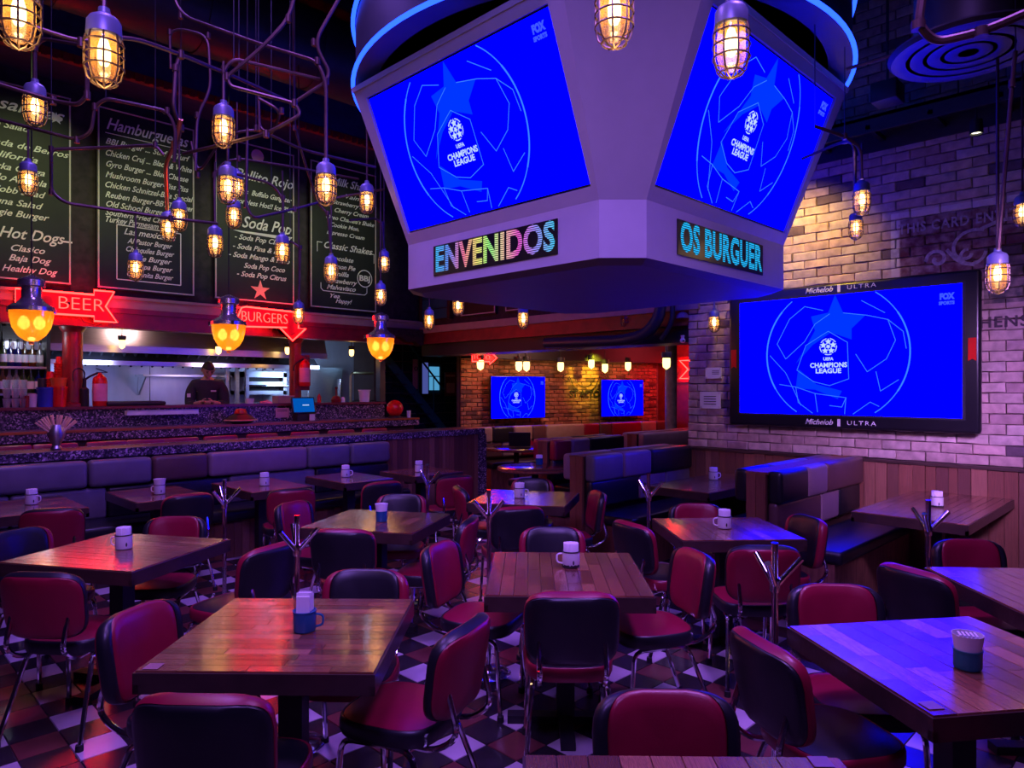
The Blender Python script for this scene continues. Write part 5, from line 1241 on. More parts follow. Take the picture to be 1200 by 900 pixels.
def ex2b(t, xc, y, z0):
    f = MB()
    for zz in (0.13, 0.79): f.box((xc+0.02, y, z0+zz), (0.74, 0.002, 0.012))
    for xx in (-0.35, 0.39): f.box((xc+xx, y, z0+0.46), (0.012, 0.002, 0.66))
    f.box((xc, y, z0+1.87), (0.95, 0.002, 0.008)); f.build('ruled_box', M['chalk_white'], t, False, True)
board(2.385, 3.52, ZB0, ZB1, 'chalkboard menu of hamburgers, second board from the left', L2, ex2b)
L3 = [('Pollito Rojo', 0.12, 1.73, 0.19, 0.85), ('Alitas  Buffalo Gangster', 0.1, 1.50, 0.10, 0.85), ('Boneless Hot!! Ice Blue', 0.12, 1.36, 0.10, 0.85), ('Soda Pop', 0.15, 1.08, 0.22, 0.72), ('- Soda Pop Clasico', 0.08, 0.87, 0.10, 0.78), ('- Soda Pina & Kiwi', 0.05, 0.74, 0.10, 0.78), ('- Soda Mango & Philo', 0.05, 0.62, 0.10, 0.88), ('Soda Pop Coco', 0.12, 0.49, 0.10, 0.60), ('- Soda Pop Citrus', 0.08, 0.37, 0.10, 0.72)]
def ex3(t, xc, y, z0):
    a = MB(frame((xc+0.06, y, z0+0.17), (1, 0, 0), (0, 0, 1))); pl = star_poly(0, 0, 0.145, 0.056); a.add([(x, y_, 0) for x, y_ in pl], [tuple(range(10))]); a.build('drawn_star', P('chalk_pink', (0.75, 0.42, 0.33), 0.7), t, False, True)
    MB(frame((xc+0.12, y, z0+0.955), (1, 0, 0), (0, 0, 1))).prism([(-.45, .0), (.42, .025), (.37, -.03), (-.33, -.02)], 0, 0.001).build('drawn_swash', M['chalk_white'], t, False, True)
    MB(frame((xc+0.02, y, z0+2.03), (1, 0, 0), (0, 0, 1))).lathe([(0, 0.002), (0.09, 0.001), (0.09, 0)], 20).build('drawn_badge', M['pink_paper'], t, False, True)
board(3.77, 4.92, ZB0, ZB1, 'chalkboard menu of soda pops with a pink star, third board from the left', L3, ex3)
L4 = [('Milk Shakes', 0.15, 1.93, 0.17, 0.75), ('Vainilla', 0.2, 1.74, 0.09, 0.4), ('Strawberry Mint', 0.12, 1.62, 0.09, 0.65), ('Cherry Cream', 0.12, 1.50, 0.09, 0.6), ("Oreo Chamba's Shake", 0.1, 1.38, 0.09, 0.85), ('Cookie Mon.', 0.0, 1.27, 0.09, 0.5), ('Espresso Cream', 0.02, 1.15, 0.09, 0.66), ('Classic Shakes', 0.06, 0.95, 0.14, 0.85), ('Chocolate', -0.08, 0.77, 0.10, 0.45), ('Lemon Pie', -0.04, 0.65, 0.10, 0.45), ('Vainilla', -0.12, 0.54, 0.10, 0.35), ('Strawberry', -0.04, 0.43, 0.10, 0.5), ('Malvavisco', -0.06, 0.33, 0.10, 0.5), ('Yea', -0.18, 0.20, 0.09, 0.16), ('Happy!', -0.02, 0.13, 0.09, 0.28)]
def ex4(t, xc, y, z0):
    fm4 = frame((xc, y, z0), (1, 0, 0), (0, 0, 1)); f = MB(fm4)
    ribbon(f, [(-0.38, 0.98), (-0.46, 0.98), (-0.46, 0.84)], 0.01, 0); f.build('drawn_bracket', M['chalk_white'], t, False, True); f = MB(fm4); ribbon(f, [(0.46, 0.92), (0.53, 0.92), (0.53, 0.78)], 0.01, 0); f.build('drawn_bracket', M['chalk_white'], t, False, True); f = MB(fm4)
    ribbon(f, fillet([(-0.4, 0.38, 0), (-0.4, 0.27, 0), (0.4, 0.27, 0), (0.4, 0.38, 0)], 0.05) and [(-0.4, 0.38), (-0.4, 0.30), (-0.36, 0.265), (0.36, 0.265), (0.4, 0.30), (0.4, 0.38)], 0.01, 0); f.build('drawn_bracket', M['chalk_white'], t, False, True); f = MB(fm4)
    ribbon(f, arcp(0.36, 0.52, 0.13, 0, 360, 30), 0.014, 0); f.build('drawn_ring', M['chalk_white'], t, False, True)
    text('BBJ', 0.12, M['chalk_white'], t, frame((xc+0.36, y, z0+0.52), (1, 0, 0), (0, 0, 1)), width=0.19, bold=0.003)
board(5.16, 6.32, ZB0, ZB1, 'chalkboard menu of shakes beside the screen cube, fourth board from the left', L4, ex4)
# small boards over the back room passage
for q, (y0, y1) in enumerate(((8.35, 7.55), (7.35, 6.55), (6.3, 5.5))):
    t = thing('menu_board', 'small dark framed board above the back room, %s' % ['left of the others', 'middle of the three', 'right of the others'][q], 'menu board', (XW+0.02, (y0+y1)/2, 2.8))
    MB().box((0, 0, 0.55), (0.03, y0-y1, 1.1)).build('panel', M['chalk'], t, False)
    f = MB()
    for zz in (0.03, 1.07): f.box((-0.018, 0, zz), (0.01, y0-y1-0.03, 0.014))
    for yy in (-1, 1): f.box((-0.018, yy*((y0-y1)/2-0.02), 0.55), (0.01, 0.014, 1.06))
    f.build('frame', M['chalk_frame'], t, False)
t = thing('shutter', 'dark green slatted window shutter in the corner above the lobby', 'shutter', (XW-0.01, 8.95, 2.82))
for k in range(5): MB().box((0, 0, 0.08+k*0.17), (0.04, 0.66, 0.155)).build('slat', M['teal'], t, False)
for yy in (-0.36, 0.36): MB().box((0, yy, 0.45), (0.07, 0.07, 0.95)).build('post', M['dark_wood'], t, False)
# carved bracket at the soffit corner
t = thing('carved_bracket', 'carved dark wooden bracket under the soffit corner', 'bracket', (6.75, YL-0.1, 2.42))
MB(Matrix.Rotation(PI/2, 4, 'X')).prism([(-0.35, 0.24), (0.42, 0.24), (0.42, 0.0), (0.35, -0.04), (0.25, 0.04), (0.1, 0.02), (-0.05, 0.1), (-0.2, 0.1), (-0.35, 0.16)], -0.06, 0.06).build('body', M['dark_wood'], t, False)
a = MB()
for k in range(6): a.tube([(-0.25+k*0.12+0.04*math.cos(q*PI/5), -0.07, 0.16+0.045*math.sin(q*PI/5)) for q in range(10)], 0.009, 6, closed=True)
a.build('carved_scroll', M['dark_wood'], t)

# ================================================================ NEON SIGNS
def neon(label, loc, Mf, outline, words, size, wid, plate=None, r=0.011, tx=(0, 0)):
    t = thing('neon_sign', label, 'neon sign', loc); inv = t.matrix_basis.inverted(); m = inv @ Mf
    pl = plate or outline
    MB(m).prism([(x*1.0, y*1.0) for x, y in pl], -0.05, -0.03).build('backing_plate', M['neon_backing'], t, False)
    MB(m).tube([(x, y, 0) for x, y in outline], r, 8, closed=True).build('neon_outline', M['neon_red'], t)
    text(words, size, M['neon_red'], t, Mf @ Matrix.Translation((tx[0], tx[1], 0)), name='neon_letters', width=wid, ext=0.006, bold=-0.004)
    MB(m).box((0, 0, -0.04), (0.04, 0.04, 0.08)).build('stand_off', M['black'], t, False)
    c = MB(m).tube([(0.1, -0.1, -0.03), (0.16, -0.2, -0.02), (0.3, -0.23, -0.02), (0.42, -0.16, -0.03)], 0.004, 5).build('cable', M['rubber'], t)
    return t
# letters as thin outlines
a = onY(50, 345, YL-0.16); b = onY(137, 371, YL-0.16)
yc = YL-0.16; zl = onY(50, 344, yc).z; x0 = onY(18, 350, yc).x; x1 = onY(137, 357, yc).x; xh = onY(122, 350, yc).x
zc = onY(95, 357, yc).z; hh = 0.125; L_ = x1-x0
o_ = Vector(((x0+x1)/2, yc, zc))
out = [(-L_/2, hh), (L_/2-0.24, hh), (L_/2-0.24, hh+0.055), (L_/2-0.03, hh+0.055), (L_/2-0.12, 0.0), (L_/2, -hh-0.055), (L_/2-0.24, -hh-0.055), (L_/2-0.24, -hh), (-L_/2, -hh)]
neon('red neon arrow reading beer over the left red column', o_, frame(o_, (1, 0, 0), (0, 0, 1)), out, 'BEER', 0.21, 0.46, tx=(0.13, 0))
x0 = onY(283, 370, yc).x; x1 = onY(346, 376, yc).x; zc = onY(315, 374, yc).z; L_ = x1-x0
o_ = Vector(((x0+x1)/2, yc, zc)); hx = x1-o_.x
out = [(-L_/2, hh), (-L_/2+0.06, hh+0.02), (hx+0.05, hh+0.0), (hx+0.05, -0.10), (hx+0.16, -0.10), (hx-0.04, -0.28), (hx-0.24, -0.10), (hx-0.13, -0.10), (-L_/2, -hh), (-L_/2-0.05, 0)]
neon('red neon sign reading burgers with an arrow pointing down', o_, frame(o_, (1, 0, 0), (0, 0, 1)), out, 'BURGERS', 0.20, 0.66, tx=(-0.06, 0.01))
a = farpt(551, 420)+FN*0.45
neon('small red neon arrow sign on the far brick wall', a, frame(a, FD, (0, 0, 1)), [(-0.22, 0.07), (0.12, 0.07), (0.12, 0.11), (0.26, 0), (0.12, -0.11), (0.12, -0.07), (-0.22, -0.07)], 'FOOD', 0.11, 0.30, r=0.009, tx=(-0.03, 0))
a = onX(803, 433, 12.44); mfn = frame(a, (0, -1, 0), (0, 0, 1)) @ Matrix.Diagonal((1.6, 1.3, 1, 1))
t = thing('neon_sign', 'red neon zigzag at the edge of the brick wall, right of the far column', 'neon sign', a)
MB(t.matrix_basis.inverted() @ mfn).tube([(0.10, 0.14, 0), (-0.08, 0.14, 0), (0.04, 0.0, 0), (-0.08, -0.14, 0), (0.12, -0.14, 0)], 0.013).build('neon_tube', M['neon_red'], t)
MB(t.matrix_basis.inverted() @ mfn).box((0.02, 0, -0.04), (0.3, 0.4, 0.02)).build('backing_plate', M['oxblood'], t, False)

# ================================================================ LAMPS
def lamp_meshes():
    H = MB().lathe([(0.0, 0), (0.018, 0.0), (0.02, -0.02), (0.045, -0.035), (0.054, -0.05), (0.056, -0.095), (0.05, -0.10), (0.0, -0.10)], 20).mesh('housing', M['lamp_paint'])
    G = MB().lathe([(0.044, -0.10), (0.047, -0.13), (0.047, -0.20), (0.038, -0.235), (0.015, -0.25), (0.0, -0.252)], 18).mesh('glass_jar', M['amber'])
    Bm = MB().lathe([(0.0, -0.105), (0.012, -0.108), (0.021, -0.14), (0.021, -0.175), (0.012, -0.195), (0.0, -0.2)], 12).mesh('bulb', M['bulb'])
    K = MB()
    n = 8
    for k in range(n):
        a = 2*PI*k/n; c, s_ = math.cos(a), math.sin(a)
        K.tube([(c*r_, s_*r_, z) for r_, z in ((0.055, -0.098), (0.060, -0.12), (0.060, -0.205), (0.050, -0.242), (0.026, -0.265), (0.0, -0.272))], 0.0032, 5)
    for r_, z in ((0.0605, -0.125), (0.0605, -0.165), (0.0605, -0.205), (0.040, -0.255)): K.tube([(r_*math.cos(2*PI*k/20), r_*math.sin(2*PI*k/20), z) for k in range(20)], 0.0034, 5, closed=True)
    K = K.mesh('wire_cage', M['cage'])
    return [('housing', H), ('glass_jar', G), ('bulb', Bm), ('wire_cage', K)]
LM = lamp_meshes()
def cage_lamp(px, ytop, ybot, wpx, label, stem_to=None, warm=0.0, d=None, sc=1.0):
    dd = d or (0.125*FOC/wpx*0.5+0.272*FOC/(ybot-ytop)*0.5)
    p = ray(px, ytop, dd)
    t = thing('caged_pendant_lamp', label, 'lamp', p, random.uniform(0, 0.7), 'caged pendant lamps'); t.scale = (sc, sc, sc)
    for nm, me in LM:
        o = bpy.data.objects.new(nm, me); C.objects.link(o); o.parent = t
    zt = ray(px, stem_to, dd).z if stem_to is not None else 6.2
    MB().tube([(0, 0, -0.005), (0, 0, (zt-p.z)/sc)], 0.0085 if dd < 4.5 else 0.0075, 7).build('stem', M['pipe'], t)
    if warm: point((p.x, p.y, p.z-0.36), (1.0, 0.55, 0.2), warm, 0.05)
    return p, dd
LS = [
 (22, -42, 50, 50, 'big caged lamp cut by the top left corner', None, 3.0),
 (122, 10, 100, 44, 'big caged lamp fully in view at upper left', None, 3.0),
 (41, 93, 145, 28, 'caged lamp in front of the salad menu heading', 50, 0),
 (33, 186, 226, 22, 'caged lamp hanging below another before the salad menu', 150, 0),
 (262, 118, 173, 26, 'caged lamp between the hamburger and soda menus, upper one', 72, 1.0),
 (267, 190, 235, 26, 'caged lamp at the top left of the soda menu, front one of a pair', 120, 0),
 (210, 232, 268, 20, 'caged lamp at the right border of the hamburger menu, right one of a pair', 75, 0),
 (197, 245, 281, 19, 'caged lamp on the hamburger menu, left one of a pair', 190, 0),
 (159, 293, 327, 18, 'caged lamp in front of the mexican burgers list', 253, 0),
 (252, 262, 301, 19, 'caged lamp at the left border of the soda menu, lower one', 190, 0),
 (278, 198, 232, 17, 'caged lamp half hidden behind the pair at the soda menu', 120, 0),
 (274, 231, 265, 19, 'caged lamp just below the pair at the soda menu', 215, 0),
 (382, 186, 240, 26, 'caged lamp on a straight blue lit stem before the shakes menu', 96, 1.0),
 (430, 212, 251, 18, 'caged lamp next to the lower left frame of the left cube screen', 150, 0),
 (331, 272, 309, 18, 'caged lamp at the right border of the soda menu', 200, 0),
 (388, 297, 331, 17, 'caged lamp before the classic shakes list', 240, 0),
 (450, 291, 322, 12.5, 'small caged lamp right of the shakes menu, upper one', None, 0),
 (446, 329, 360, 13, 'small caged lamp right of the shakes menu, lower one', None, 0),
 (350, 351, 382, 13, 'small caged lamp at the tip of the burgers neon sign', None, 0),
 (503, 360, 388, 12, 'small caged lamp below the left corner of the cube, first from the left', None, 0),
 (537, 341, 368, 13, 'small caged lamp below the cube, second from the left', None, 0, 8.0, 1.05),
 (613, 356, 383, 13.5, 'small caged lamp below the cube underside, left of its middle', None, 0, 8.2, 1.1),
 (734, 354, 383, 15, 'small caged lamp below the cube underside, right of its middle', None, 0, 8.8, 1.28),
 (720, -44, 47, 52, 'big caged lamp at top centre in front of the cube corner', None, 3.0),
 (857, -3, 93, 43, 'big caged lamp in front of the right cube screen', None, 2.0),
 (1010, 209, 249, 22, 'caged lamp on the brick wall side, upper of the pair right of the cube', 168, 1.5),
 (1003, 246, 278, 18, 'caged lamp on the brick wall side, lower of the pair right of the cube', 172, 0),
 (1169, 291, 340, 27, 'caged lamp at the upper right corner of the wall screen', None, 1.0),
 (1198, 225, 264, 20, 'caged lamp cut by the right edge of the photo', None, 0),
]
LP = []
for l in LS: LP.append(cage_lamp(*l))
# bracket lamp on the wall end
p = onX(837, 361, XW-0.16); t = thing('wall_lamp', 'caged lamp on a bent arm fixed to the end of the brick wall', 'lamp', p)
for nm, me in LM:
    o = bpy.data.objects.new(nm, me); C.objects.link(o); o.parent = t
MB().tube(fillet([(0, 0, -0.01), (0, 0, 0.10), (0.06, 0, 0.17), (0.155, 0, 0.17)], 0.05), 0.010, 8).build('arm', M['lamp_paint'], t)
# nautical pendants
def nautical(px, ytop, ybot, label):
    k = (px-600)/FOC; Y = 7.64; dd = R2*Y/(1-k); hgt = (ybot-ytop)/FOC*dd; p = ray(px, ytop, dd); s_ = hgt/0.62
    t = thing('ship_pendant_lamp', label, 'lamp', p, 0.3, 'chrome ship pendants over the divider')
    S = lambda prof: [(r_*s_, z*s_) for r_, z in prof]
    MB().lathe(S([(0, 0), (0.02, 0.0), (0.04, -0.015), (0.09, -0.035), (0.105, -0.05), (0.105, -0.10), (0.08, -0.11), (0.075, -0.20), (0.10, -0.24), (0.15, -0.27), (0.18, -0.29), (0.185, -0.325), (0.0, -0.325)]), 28).build('chrome_housing', M['lamp_chrome'], t)
    MB().lathe(S([(0.168, -0.325), (0.166, -0.38), (0.145, -0.47), (0.105, -0.54), (0.05, -0.585), (0, -0.595)]), 28).build('glass_bowl', glass('amber_bowl', (1.0, 0.45, 0.07), 0.12) if 'amber_bowl' not in bpy.data.materials else bpy.data.materials['amber_bowl'], t)
    for q in (-1, 1): MB().lathe(S([(0, -0.36), (0.02, -0.37), (0.045, -0.41), (0.045, -0.45), (0.02, -0.48), (0, -0.49)]), 12, (q*0.06*s_/R2, -q*0.06*s_/R2, 0)).build('bulb', M['bulb_warm'], t)
    for q in range(3):
        a = q*2*PI/3; MB().box((0.18*s_*math.cos(a), 0.18*s_*math.sin(a), -0.31*s_), (0.05*s_, 0.03*s_, 0.04*s_), Matrix.Rotation(a, 4, 'Z')).build('clamp', M['chrome'], t, False)
    MB().lathe(S([(0, -0.59), (0.02, -0.595), (0.02, -0.615), (0, -0.62)]), 10).build('finial', M['copper'], t)
    MB().tube([(0, 0, -0.01), (0, 0, 6.2-p.z)], 0.006, 6).build('cord', M['rubber'], t)
    point((p.x, p.y, p.z-0.72*s_), (1.0, 0.5, 0.12), 4, 0.08)
M['bulb_warm'] = E('pendant_bulb_glow', (1.0, 0.45, 0.07), 11)
nautical(37, 322, 404, 'chrome ship pendant with an amber glass bowl at the left edge')
nautical(268, 345, 414, 'chrome ship pendant with an amber glass bowl beside the burgers neon sign')
nautical(446, 366, 424, 'chrome ship pendant with an amber glass bowl below the shakes menu')
# small bulkhead lamps under the soffits
def small_lamp(p, label, sc=1.0, ztop=2.62):
    t = thing('bulkhead_lamp', label, 'lamp', p, 0, 'small bare caged bulbs under the low ceilings')
    MB().lathe([(0, 0.02*sc), (0.05*sc, 0.02*sc), (0.05*sc, -0.02*sc), (0.04*sc, -0.04*sc), (0, -0.04*sc)], 14).build('cap', M['duct'], t)
    MB().lathe([(0.036*sc, -0.04*sc), (0.04*sc, -0.08*sc), (0.034*sc, -0.13*sc), (0.0, -0.155*sc)], 14).build('glass', M['bulb_warm2'], t)
    MB().tube([(0, 0, 0.02), (0, 0, ztop-p.z)], 0.008, 6).build('stem', M['duct'], t)
M['bulb_warm2'] = E('bulkhead_glow', (1.0, 0.62, 0.18), 4.5)
for q, (px, py, Y) in enumerate(((143, 402, 9.95), (256, 410, 10.0), (337, 411, 9.95), (412, 414, 10.0))):
    p = onY(px, py-7, Y); small_lamp(p, 'small glowing bulb under the kitchen hood, %s' % ['right of the left red column', 'above the cook', 'left of the second red column', 'at the right end of the kitchen'][q], 1.0, 2.78)
    point((p.x, p.y-0.03, p.z-0.25), (1.0, 0.5, 0.15), 1.2, 0.05)
for q, (px, py) in enumerate(((563, 424), (608, 426), (617, 426), (657, 427), (693, 424), (709, 429), (736, 427), (781, 421))):
    p = farpt(px, py-6)+FN*0.55 if px < 770 else ray(px, py-6, 10.5)
    p = ray(px, py-6, (p.x+p.y)/R2); small_lamp(p, 'small glowing bulb in the far room, %s' % ['under the small neon arrow', 'above the left far screen, left one of two', 'above the left far screen, right one of two', 'left of the yellow lit patch', 'right of the yellow lit patch, the largest', 'left above the right far screen', 'above the middle of the right far screen', 'in front of the grey column'][q], 1.5)
    if q in (0, 2, 4, 6): point((p.x, p.y, p.z-0.33), (1.0, 0.45, 0.15), 1.6, 0.05)
# spotlight on the wall rail
p = onX(1144, 150, XW-0.35); t = thing('spotlight', 'small black spotlight hung from the wall rail at upper right', 'spotlight', p)
MB().lathe([(0, 0.07), (0.045, 0.065), (0.05, 0), (0.05, -0.05), (0.045, -0.05), (0.04, -0.02), (0, -0.02)], 18).build('can', M['black'], t)
MB().lathe([(0, -0.03), (0.04, -0.03), (0.04, -0.035), (0, -0.035)], 16).build('lens', E('spot_lens', (1.0, 0.95, 0.7), 4), t); MB().tube([(0, 0, 0.06), (0, 0, 0.22)], 0.008).build('bracket', M['black'], t)

# ================================================================ PIPEWORK AND CEILING
def conduit(pts, label, r=0.0105, mat='pipe', rad=0.12, name='conduit_pipe'):
    q = [ray(*p) for p in pts]; a = MB().tube(fillet(q, rad, 5), r, 8)
    c = q[0]; o = thing(name, label, 'pipe', c, 0, 'exposed conduit pipework'); a.build('bent_tube', M[mat], o, True, True)
    hi = max(q[:-1], key=lambda v: v.z)
    if hi.z < 6.1: MB().tube([hi, (hi.x, hi.y, 6.2)], 0.0035, 5).build('hanger_wire', M['duct'], o, True, True)
    for k_, b_ in enumerate(q[1:-1]):
        if k_ % 2 == 0:
            MB().lathe([(0, -0.02), (r*1.5, -0.02), (r*1.5, 0.02), (0, 0.02)], 10, b_).build('coupling', M[mat], o, True, True)
    return o
dA = LP[12][1]; d5 = LP[4][1]; d3 = LP[2][1]
conduit([(198, -20, dA+.3), (212, 18, dA+.3), (300, 50, dA+.1), (372, 72, dA), (382, 96, dA), (382, 186, dA)], 'long bent conduit sweeping down to the straight stemmed lamp at the shakes menu')
conduit([(347, -10, 3.9), (338, 22, 3.9), (308, 55, 3.9), (266, 90, 3.9), (270, 101, 3.9), (345, 121, 3.9), (353, 134, 3.9), (312, 157, 3.9), (215, 180, 4.2)], 'conduit looping in a flat U above the soda menu')
conduit([(402, -10, 4.1), (368, 50, 4.1), (386, 84, 4.1), (382, 96, 4.1), (345, 120, 4.1)], 'conduit dropping beside the blue ring toward the shakes menu lamp')
conduit([(262, 118, d5), (262, 82, d5), (274, 69, d5), (375, 93, d5+.2)], 'hooked conduit carrying the lamp between hamburger and soda menus')
conduit([(40, 32, 3.0), (95, 50, 3.1), (150, 42, 3.3), (212, 64, 3.6), (280, 92, 4.2), (345, 122, 4.6)], 'straight conduit running behind the big upper left lamp')
conduit([(41, 94, d3), (41, 56, d3), (50, 45, d3), (96, 53, d3)], 'hooked conduit carrying the lamp at the salad menu heading')
conduit([(-10, 96, 3.4), (62, 118, 3.5), (92, 123, 3.5), (102, 112, 3.5), (102, 52, 3.5)], 'conduit bending upward beside the big upper left lamp')
conduit([(-10, 138, 4.2), (90, 164, 4.3), (107, 155, 4.3), (111, 125, 4.3), (124, 115, 4.3), (196, 130, 4.4), (206, 150, 4.4), (204, 190, 4.4)], 'stepped conduit crossing from the salad menu to the hamburger menu')
conduit([(60, 190, 4.6), (60, 175, 4.6), (120, 173, 4.7), (182, 170, 4.7), (192, 182, 4.7)], 'short conduit crossing the middle of the hamburger menu')
conduit([(60, 184, 4.7), (60, 225, 4.7), (76, 238, 4.7), (200, 256, 5.0), (255, 262, 5.2)], 'conduit turning right below the salad menu lamps')
conduit([(212, 62, 4.4), (206, 80, 4.4), (203, 128, 4.4), (212, 150, 4.5), (205, 175, 4.6)], 'conduit hanging before the right border of the hamburger menu', 0.014)
conduit([(212, 140, 4.4), (204, 170, 4.5), (194, 192, 4.6), (196, 245, 5.4)], 'copper coloured pipe elbow glowing before the hamburger menu', 0.013, 'copper', 0.08)
conduit([(200, 80, 4.8), (199, 38, 4.8), (212, 34, 4.8), (244, 42, 4.8), (247, 105, 4.8), (231, 135, 4.8), (229, 200, 4.8)], 'squared conduit loop left of the soda menu')
conduit([(252, 262, 5.4), (251, 205, 5.4), (262, 190, 5.4), (280, 186, 5.4), (340, 195, 5.6), (420, 210, 6.0)], 'conduit arching over the lower left lamp of the soda menu')
conduit([(331, 272, 5.7), (332, 232, 5.7), (318, 215, 5.7), (262, 200, 5.5)], 'conduit arching down to the lamp at the right border of the soda menu')
conduit([(290, 150, 5.0), (288, 240, 5.0), (296, 256, 5.0), (345, 245, 5.3), (392, 232, 5.6), (450, 222, 6.0)], 'dark conduit curving across the lower soda menu')
conduit([(303, 110, 4.9), (304, 150, 4.9), (318, 158, 4.9), (330, 130, 4.7), (304, 116, 4.7)], 'small angular conduit loop above the soda menu')
conduit([(224, 166, 5.2), (232, 205, 5.2), (262, 160, 5.0), (300, 150, 5.0), (352, 175, 5.2), (440, 196, 5.6)], 'thin conduit crossing the heads of the soda and shakes menus', 0.010)
conduit([(388, 297, 6.0), (384, 250, 6.0), (372, 238, 6.0), (345, 150, 5.6), (344, -10, 5.2)], 'long vertical conduit between the soda and shakes menus', 0.010)
conduit([(350, 352, 7.4), (352, 290, 7.4), (340, 282, 7.4), (330, 290, 7.2)], 'short conduit elbow above the burgers neon sign', 0.012)
conduit([(450, 292, 7.6), (448, 262, 7.6), (440, 256, 7.6), (410, 258, 7.2)], 'short conduit elbow right of the shakes menu', 0.012)
conduit([(940, 186, 5.2), (990, 165, 4.9), (1001, 168, 4.7), (1002, 250, 5.6)], 'bent conduit carrying the lower lamp of the pair right of the cube')
conduit([(955, 148, 4.6), (990, 160, 4.6), (1008, 172, 4.6), (1010, 210, 4.6)], 'thin conduit carrying the upper lamp of the pair right of the cube', 0.011)
conduit([(1082, -15, 3.2), (1076, 30, 3.2), (1096, 50, 3.2), (1150, 38, 3.1), (1215, 10, 3.0)], 'thick blue lit conduit bending in the upper right corner', 0.020)
conduit([(992, 81, 4.6), (1085, 52, 4.3), (1100, 48, 4.2)], 'straight blue lit conduit running right from the neon ring', 0.012)
conduit([(1190, 60, 3.8), (1186, 98, 3.8), (1170, 292, 3.8)], 'slanting rod of the lamp near the wall screen corner', 0.011)
# rail on the brick wall
rl = thing('steel_rail', 'dark steel ledge rail running high along the brick wall', 'beam', (XW-0.3, 1.9, 4.05))
MB().b2((XW-0.45, -0.2, 4.12), (XW-0.01, WY1, 4.15)).b2((XW-0.45, -0.2, 4.0), (XW-0.43, WY1, 4.15)).b2((XW-0.03, -0.2, 3.95), (XW-0.01, WY1, 4.15)).build('ledge', M['duct'], rl, False, True)
for k in range(9): MB().box((XW-0.24, 0.2+k*0.5, 4.05), (0.42, 0.04, 0.04)).build('bracket', M['black'], rl, False, True)
for k in range(4): MB().tube([(XW-0.42, 0.5+k*1.0, 4.15), (XW-0.42, 0.5+k*1.0, 6.2)], 0.008, 6).build('hanging_rod', M['duct'], rl, True, True)
# air diffuser
p = ray(1135, 62, 4.1); t = thing('air_diffuser', 'round grey ceiling air diffuser at upper right', 'vent', p)
MB().lathe([(0.40, 0.0), (0.42, 0.02), (0.42, 0.03), (0.40, 0.03)], 40).build('rim', M['ring'], t)
for q, r_ in enumerate((0.39, 0.30, 0.21, 0.12)): MB().lathe([(r_, 0.0), (r_-0.03, -0.004), (r_-0.086, 0.002), (r_-0.088, 0.008)], 40).build('cone_ring', M['ring'], t)
MB().lathe([(0.0, 0.011), (0.395, 0.011), (0.395, 0.02), (0.0, 0.02)], 40).build('backing_disc', M['ring'], t)  # disc added behind the rings so their gaps look less black
MB().lathe([(0.30, 0.03), (0.28, 0.1), (0.28, 6.2-p.z)], 28).build('duct_drop', M['duct'], t)
# ducts
def duct(p0, p1, r, label):
    m_ = (Vector(p0)+Vector(p1))/2; t = thing('air_duct', label, 'duct', m_); v = Vector(p1)-Vector(p0)
    MB().tube([p0, p1], r, 24).build('tube_body', M['duct'], t, True, True)
    for k in range(7):
        c = Vector(p0)+v*(k+0.5)/7; q = v.normalized()*0.03; MB().tube([c-q, c+q], r+0.012, 24).build('seam_band', M['duct'], t, True, True)
duct((-1.5, 7.2, 5.5), (7.0, 7.2, 5.5), 0.42, 'big round duct along the left side of the dark ceiling')
duct((6.3, -1.0, 5.35), (6.3, 6.5, 5.35), 0.35, 'round duct high above the brick wall rail')
tag(origin_at(MB().box((2.6, 7.9, 5.75), (6, 0.08, 0.5)).build('steel_joist', M['duct'], None, False), (2.6, 7.9, 5.5)), 'dark steel joist in front of the navy fascia', 'beam')
# bent blue pipe and cameras at passage soffit
q = [onX(775, 345, XW-0.18), onX(773, 372, XW-0.18), onX(757, 392, XW-0.18), onX(730, 399, XW-0.18), onX(640, 402, XW-0.18)]
tag(origin_at(MB().tube(fillet(q, 0.3), 0.07, 14).build('drain_pipe', M['ring'], None), q[0]), 'thick blue grey pipe bending along the soffit left of the brick wall end', 'pipe')
q = [onX(788, 345, XW-0.10), onX(788, 378, XW-0.10), onX(775, 398, XW-0.10)]
tag(origin_at(MB().tube(fillet(q, 0.2), 0.03, 10).build('drain_pipe', M['duct'], None), q[0]), 'thin dark pipe beside the thick bent pipe', 'pipe')
p = onX(800, 373, XW-0.02)
t = thing('dome_lamp', 'violet lit dome fixture on the soffit beside the brick wall end', 'lamp', (p.x, p.y, p.z)); MB().lathe([(0.075*math.sin(a*PI/16), 0.075*math.cos(a*PI/16)) for a in range(9)]+[(0, 0)], 22, (0, 0.0, 0)).build('dome', M['seat_mauve'], t)
p = onX(800, 399, XW-0.05); t = thing('security_camera', 'small white dome camera below the violet dome', 'camera', p); MB().lathe([(0.032*math.sin(a*PI/12), 0.032*math.cos(a*PI/12)) for a in range(13)], 18).build('ball', M['enamel'], t); MB().lathe([(0, 0.02), (0.02, 0.03), (0.025, 0.06), (0, 0.06)], 14).build('mount', M['enamel'], t)
MB().tube([(-0.018, -0.018, -0.005), (-0.028, -0.028, -0.007)], 0.010, 12).build('lens', M['rubber'], t)
# speaker hung near the ring
p = ray(1040, 110, 5.6); t = thing('loudspeaker', 'dark loudspeaker hung high in front of the brick wall', 'speaker', p)
MB().rbox((0, 0, 0), (0.22, 0.2, 0.16), 0.02).build('cabinet', M['black'], t); MB().tube([(0, 0, 0.08), (0, 0, 6.15-p.z)], 0.01, 6).build('rod', M['duct'], t)

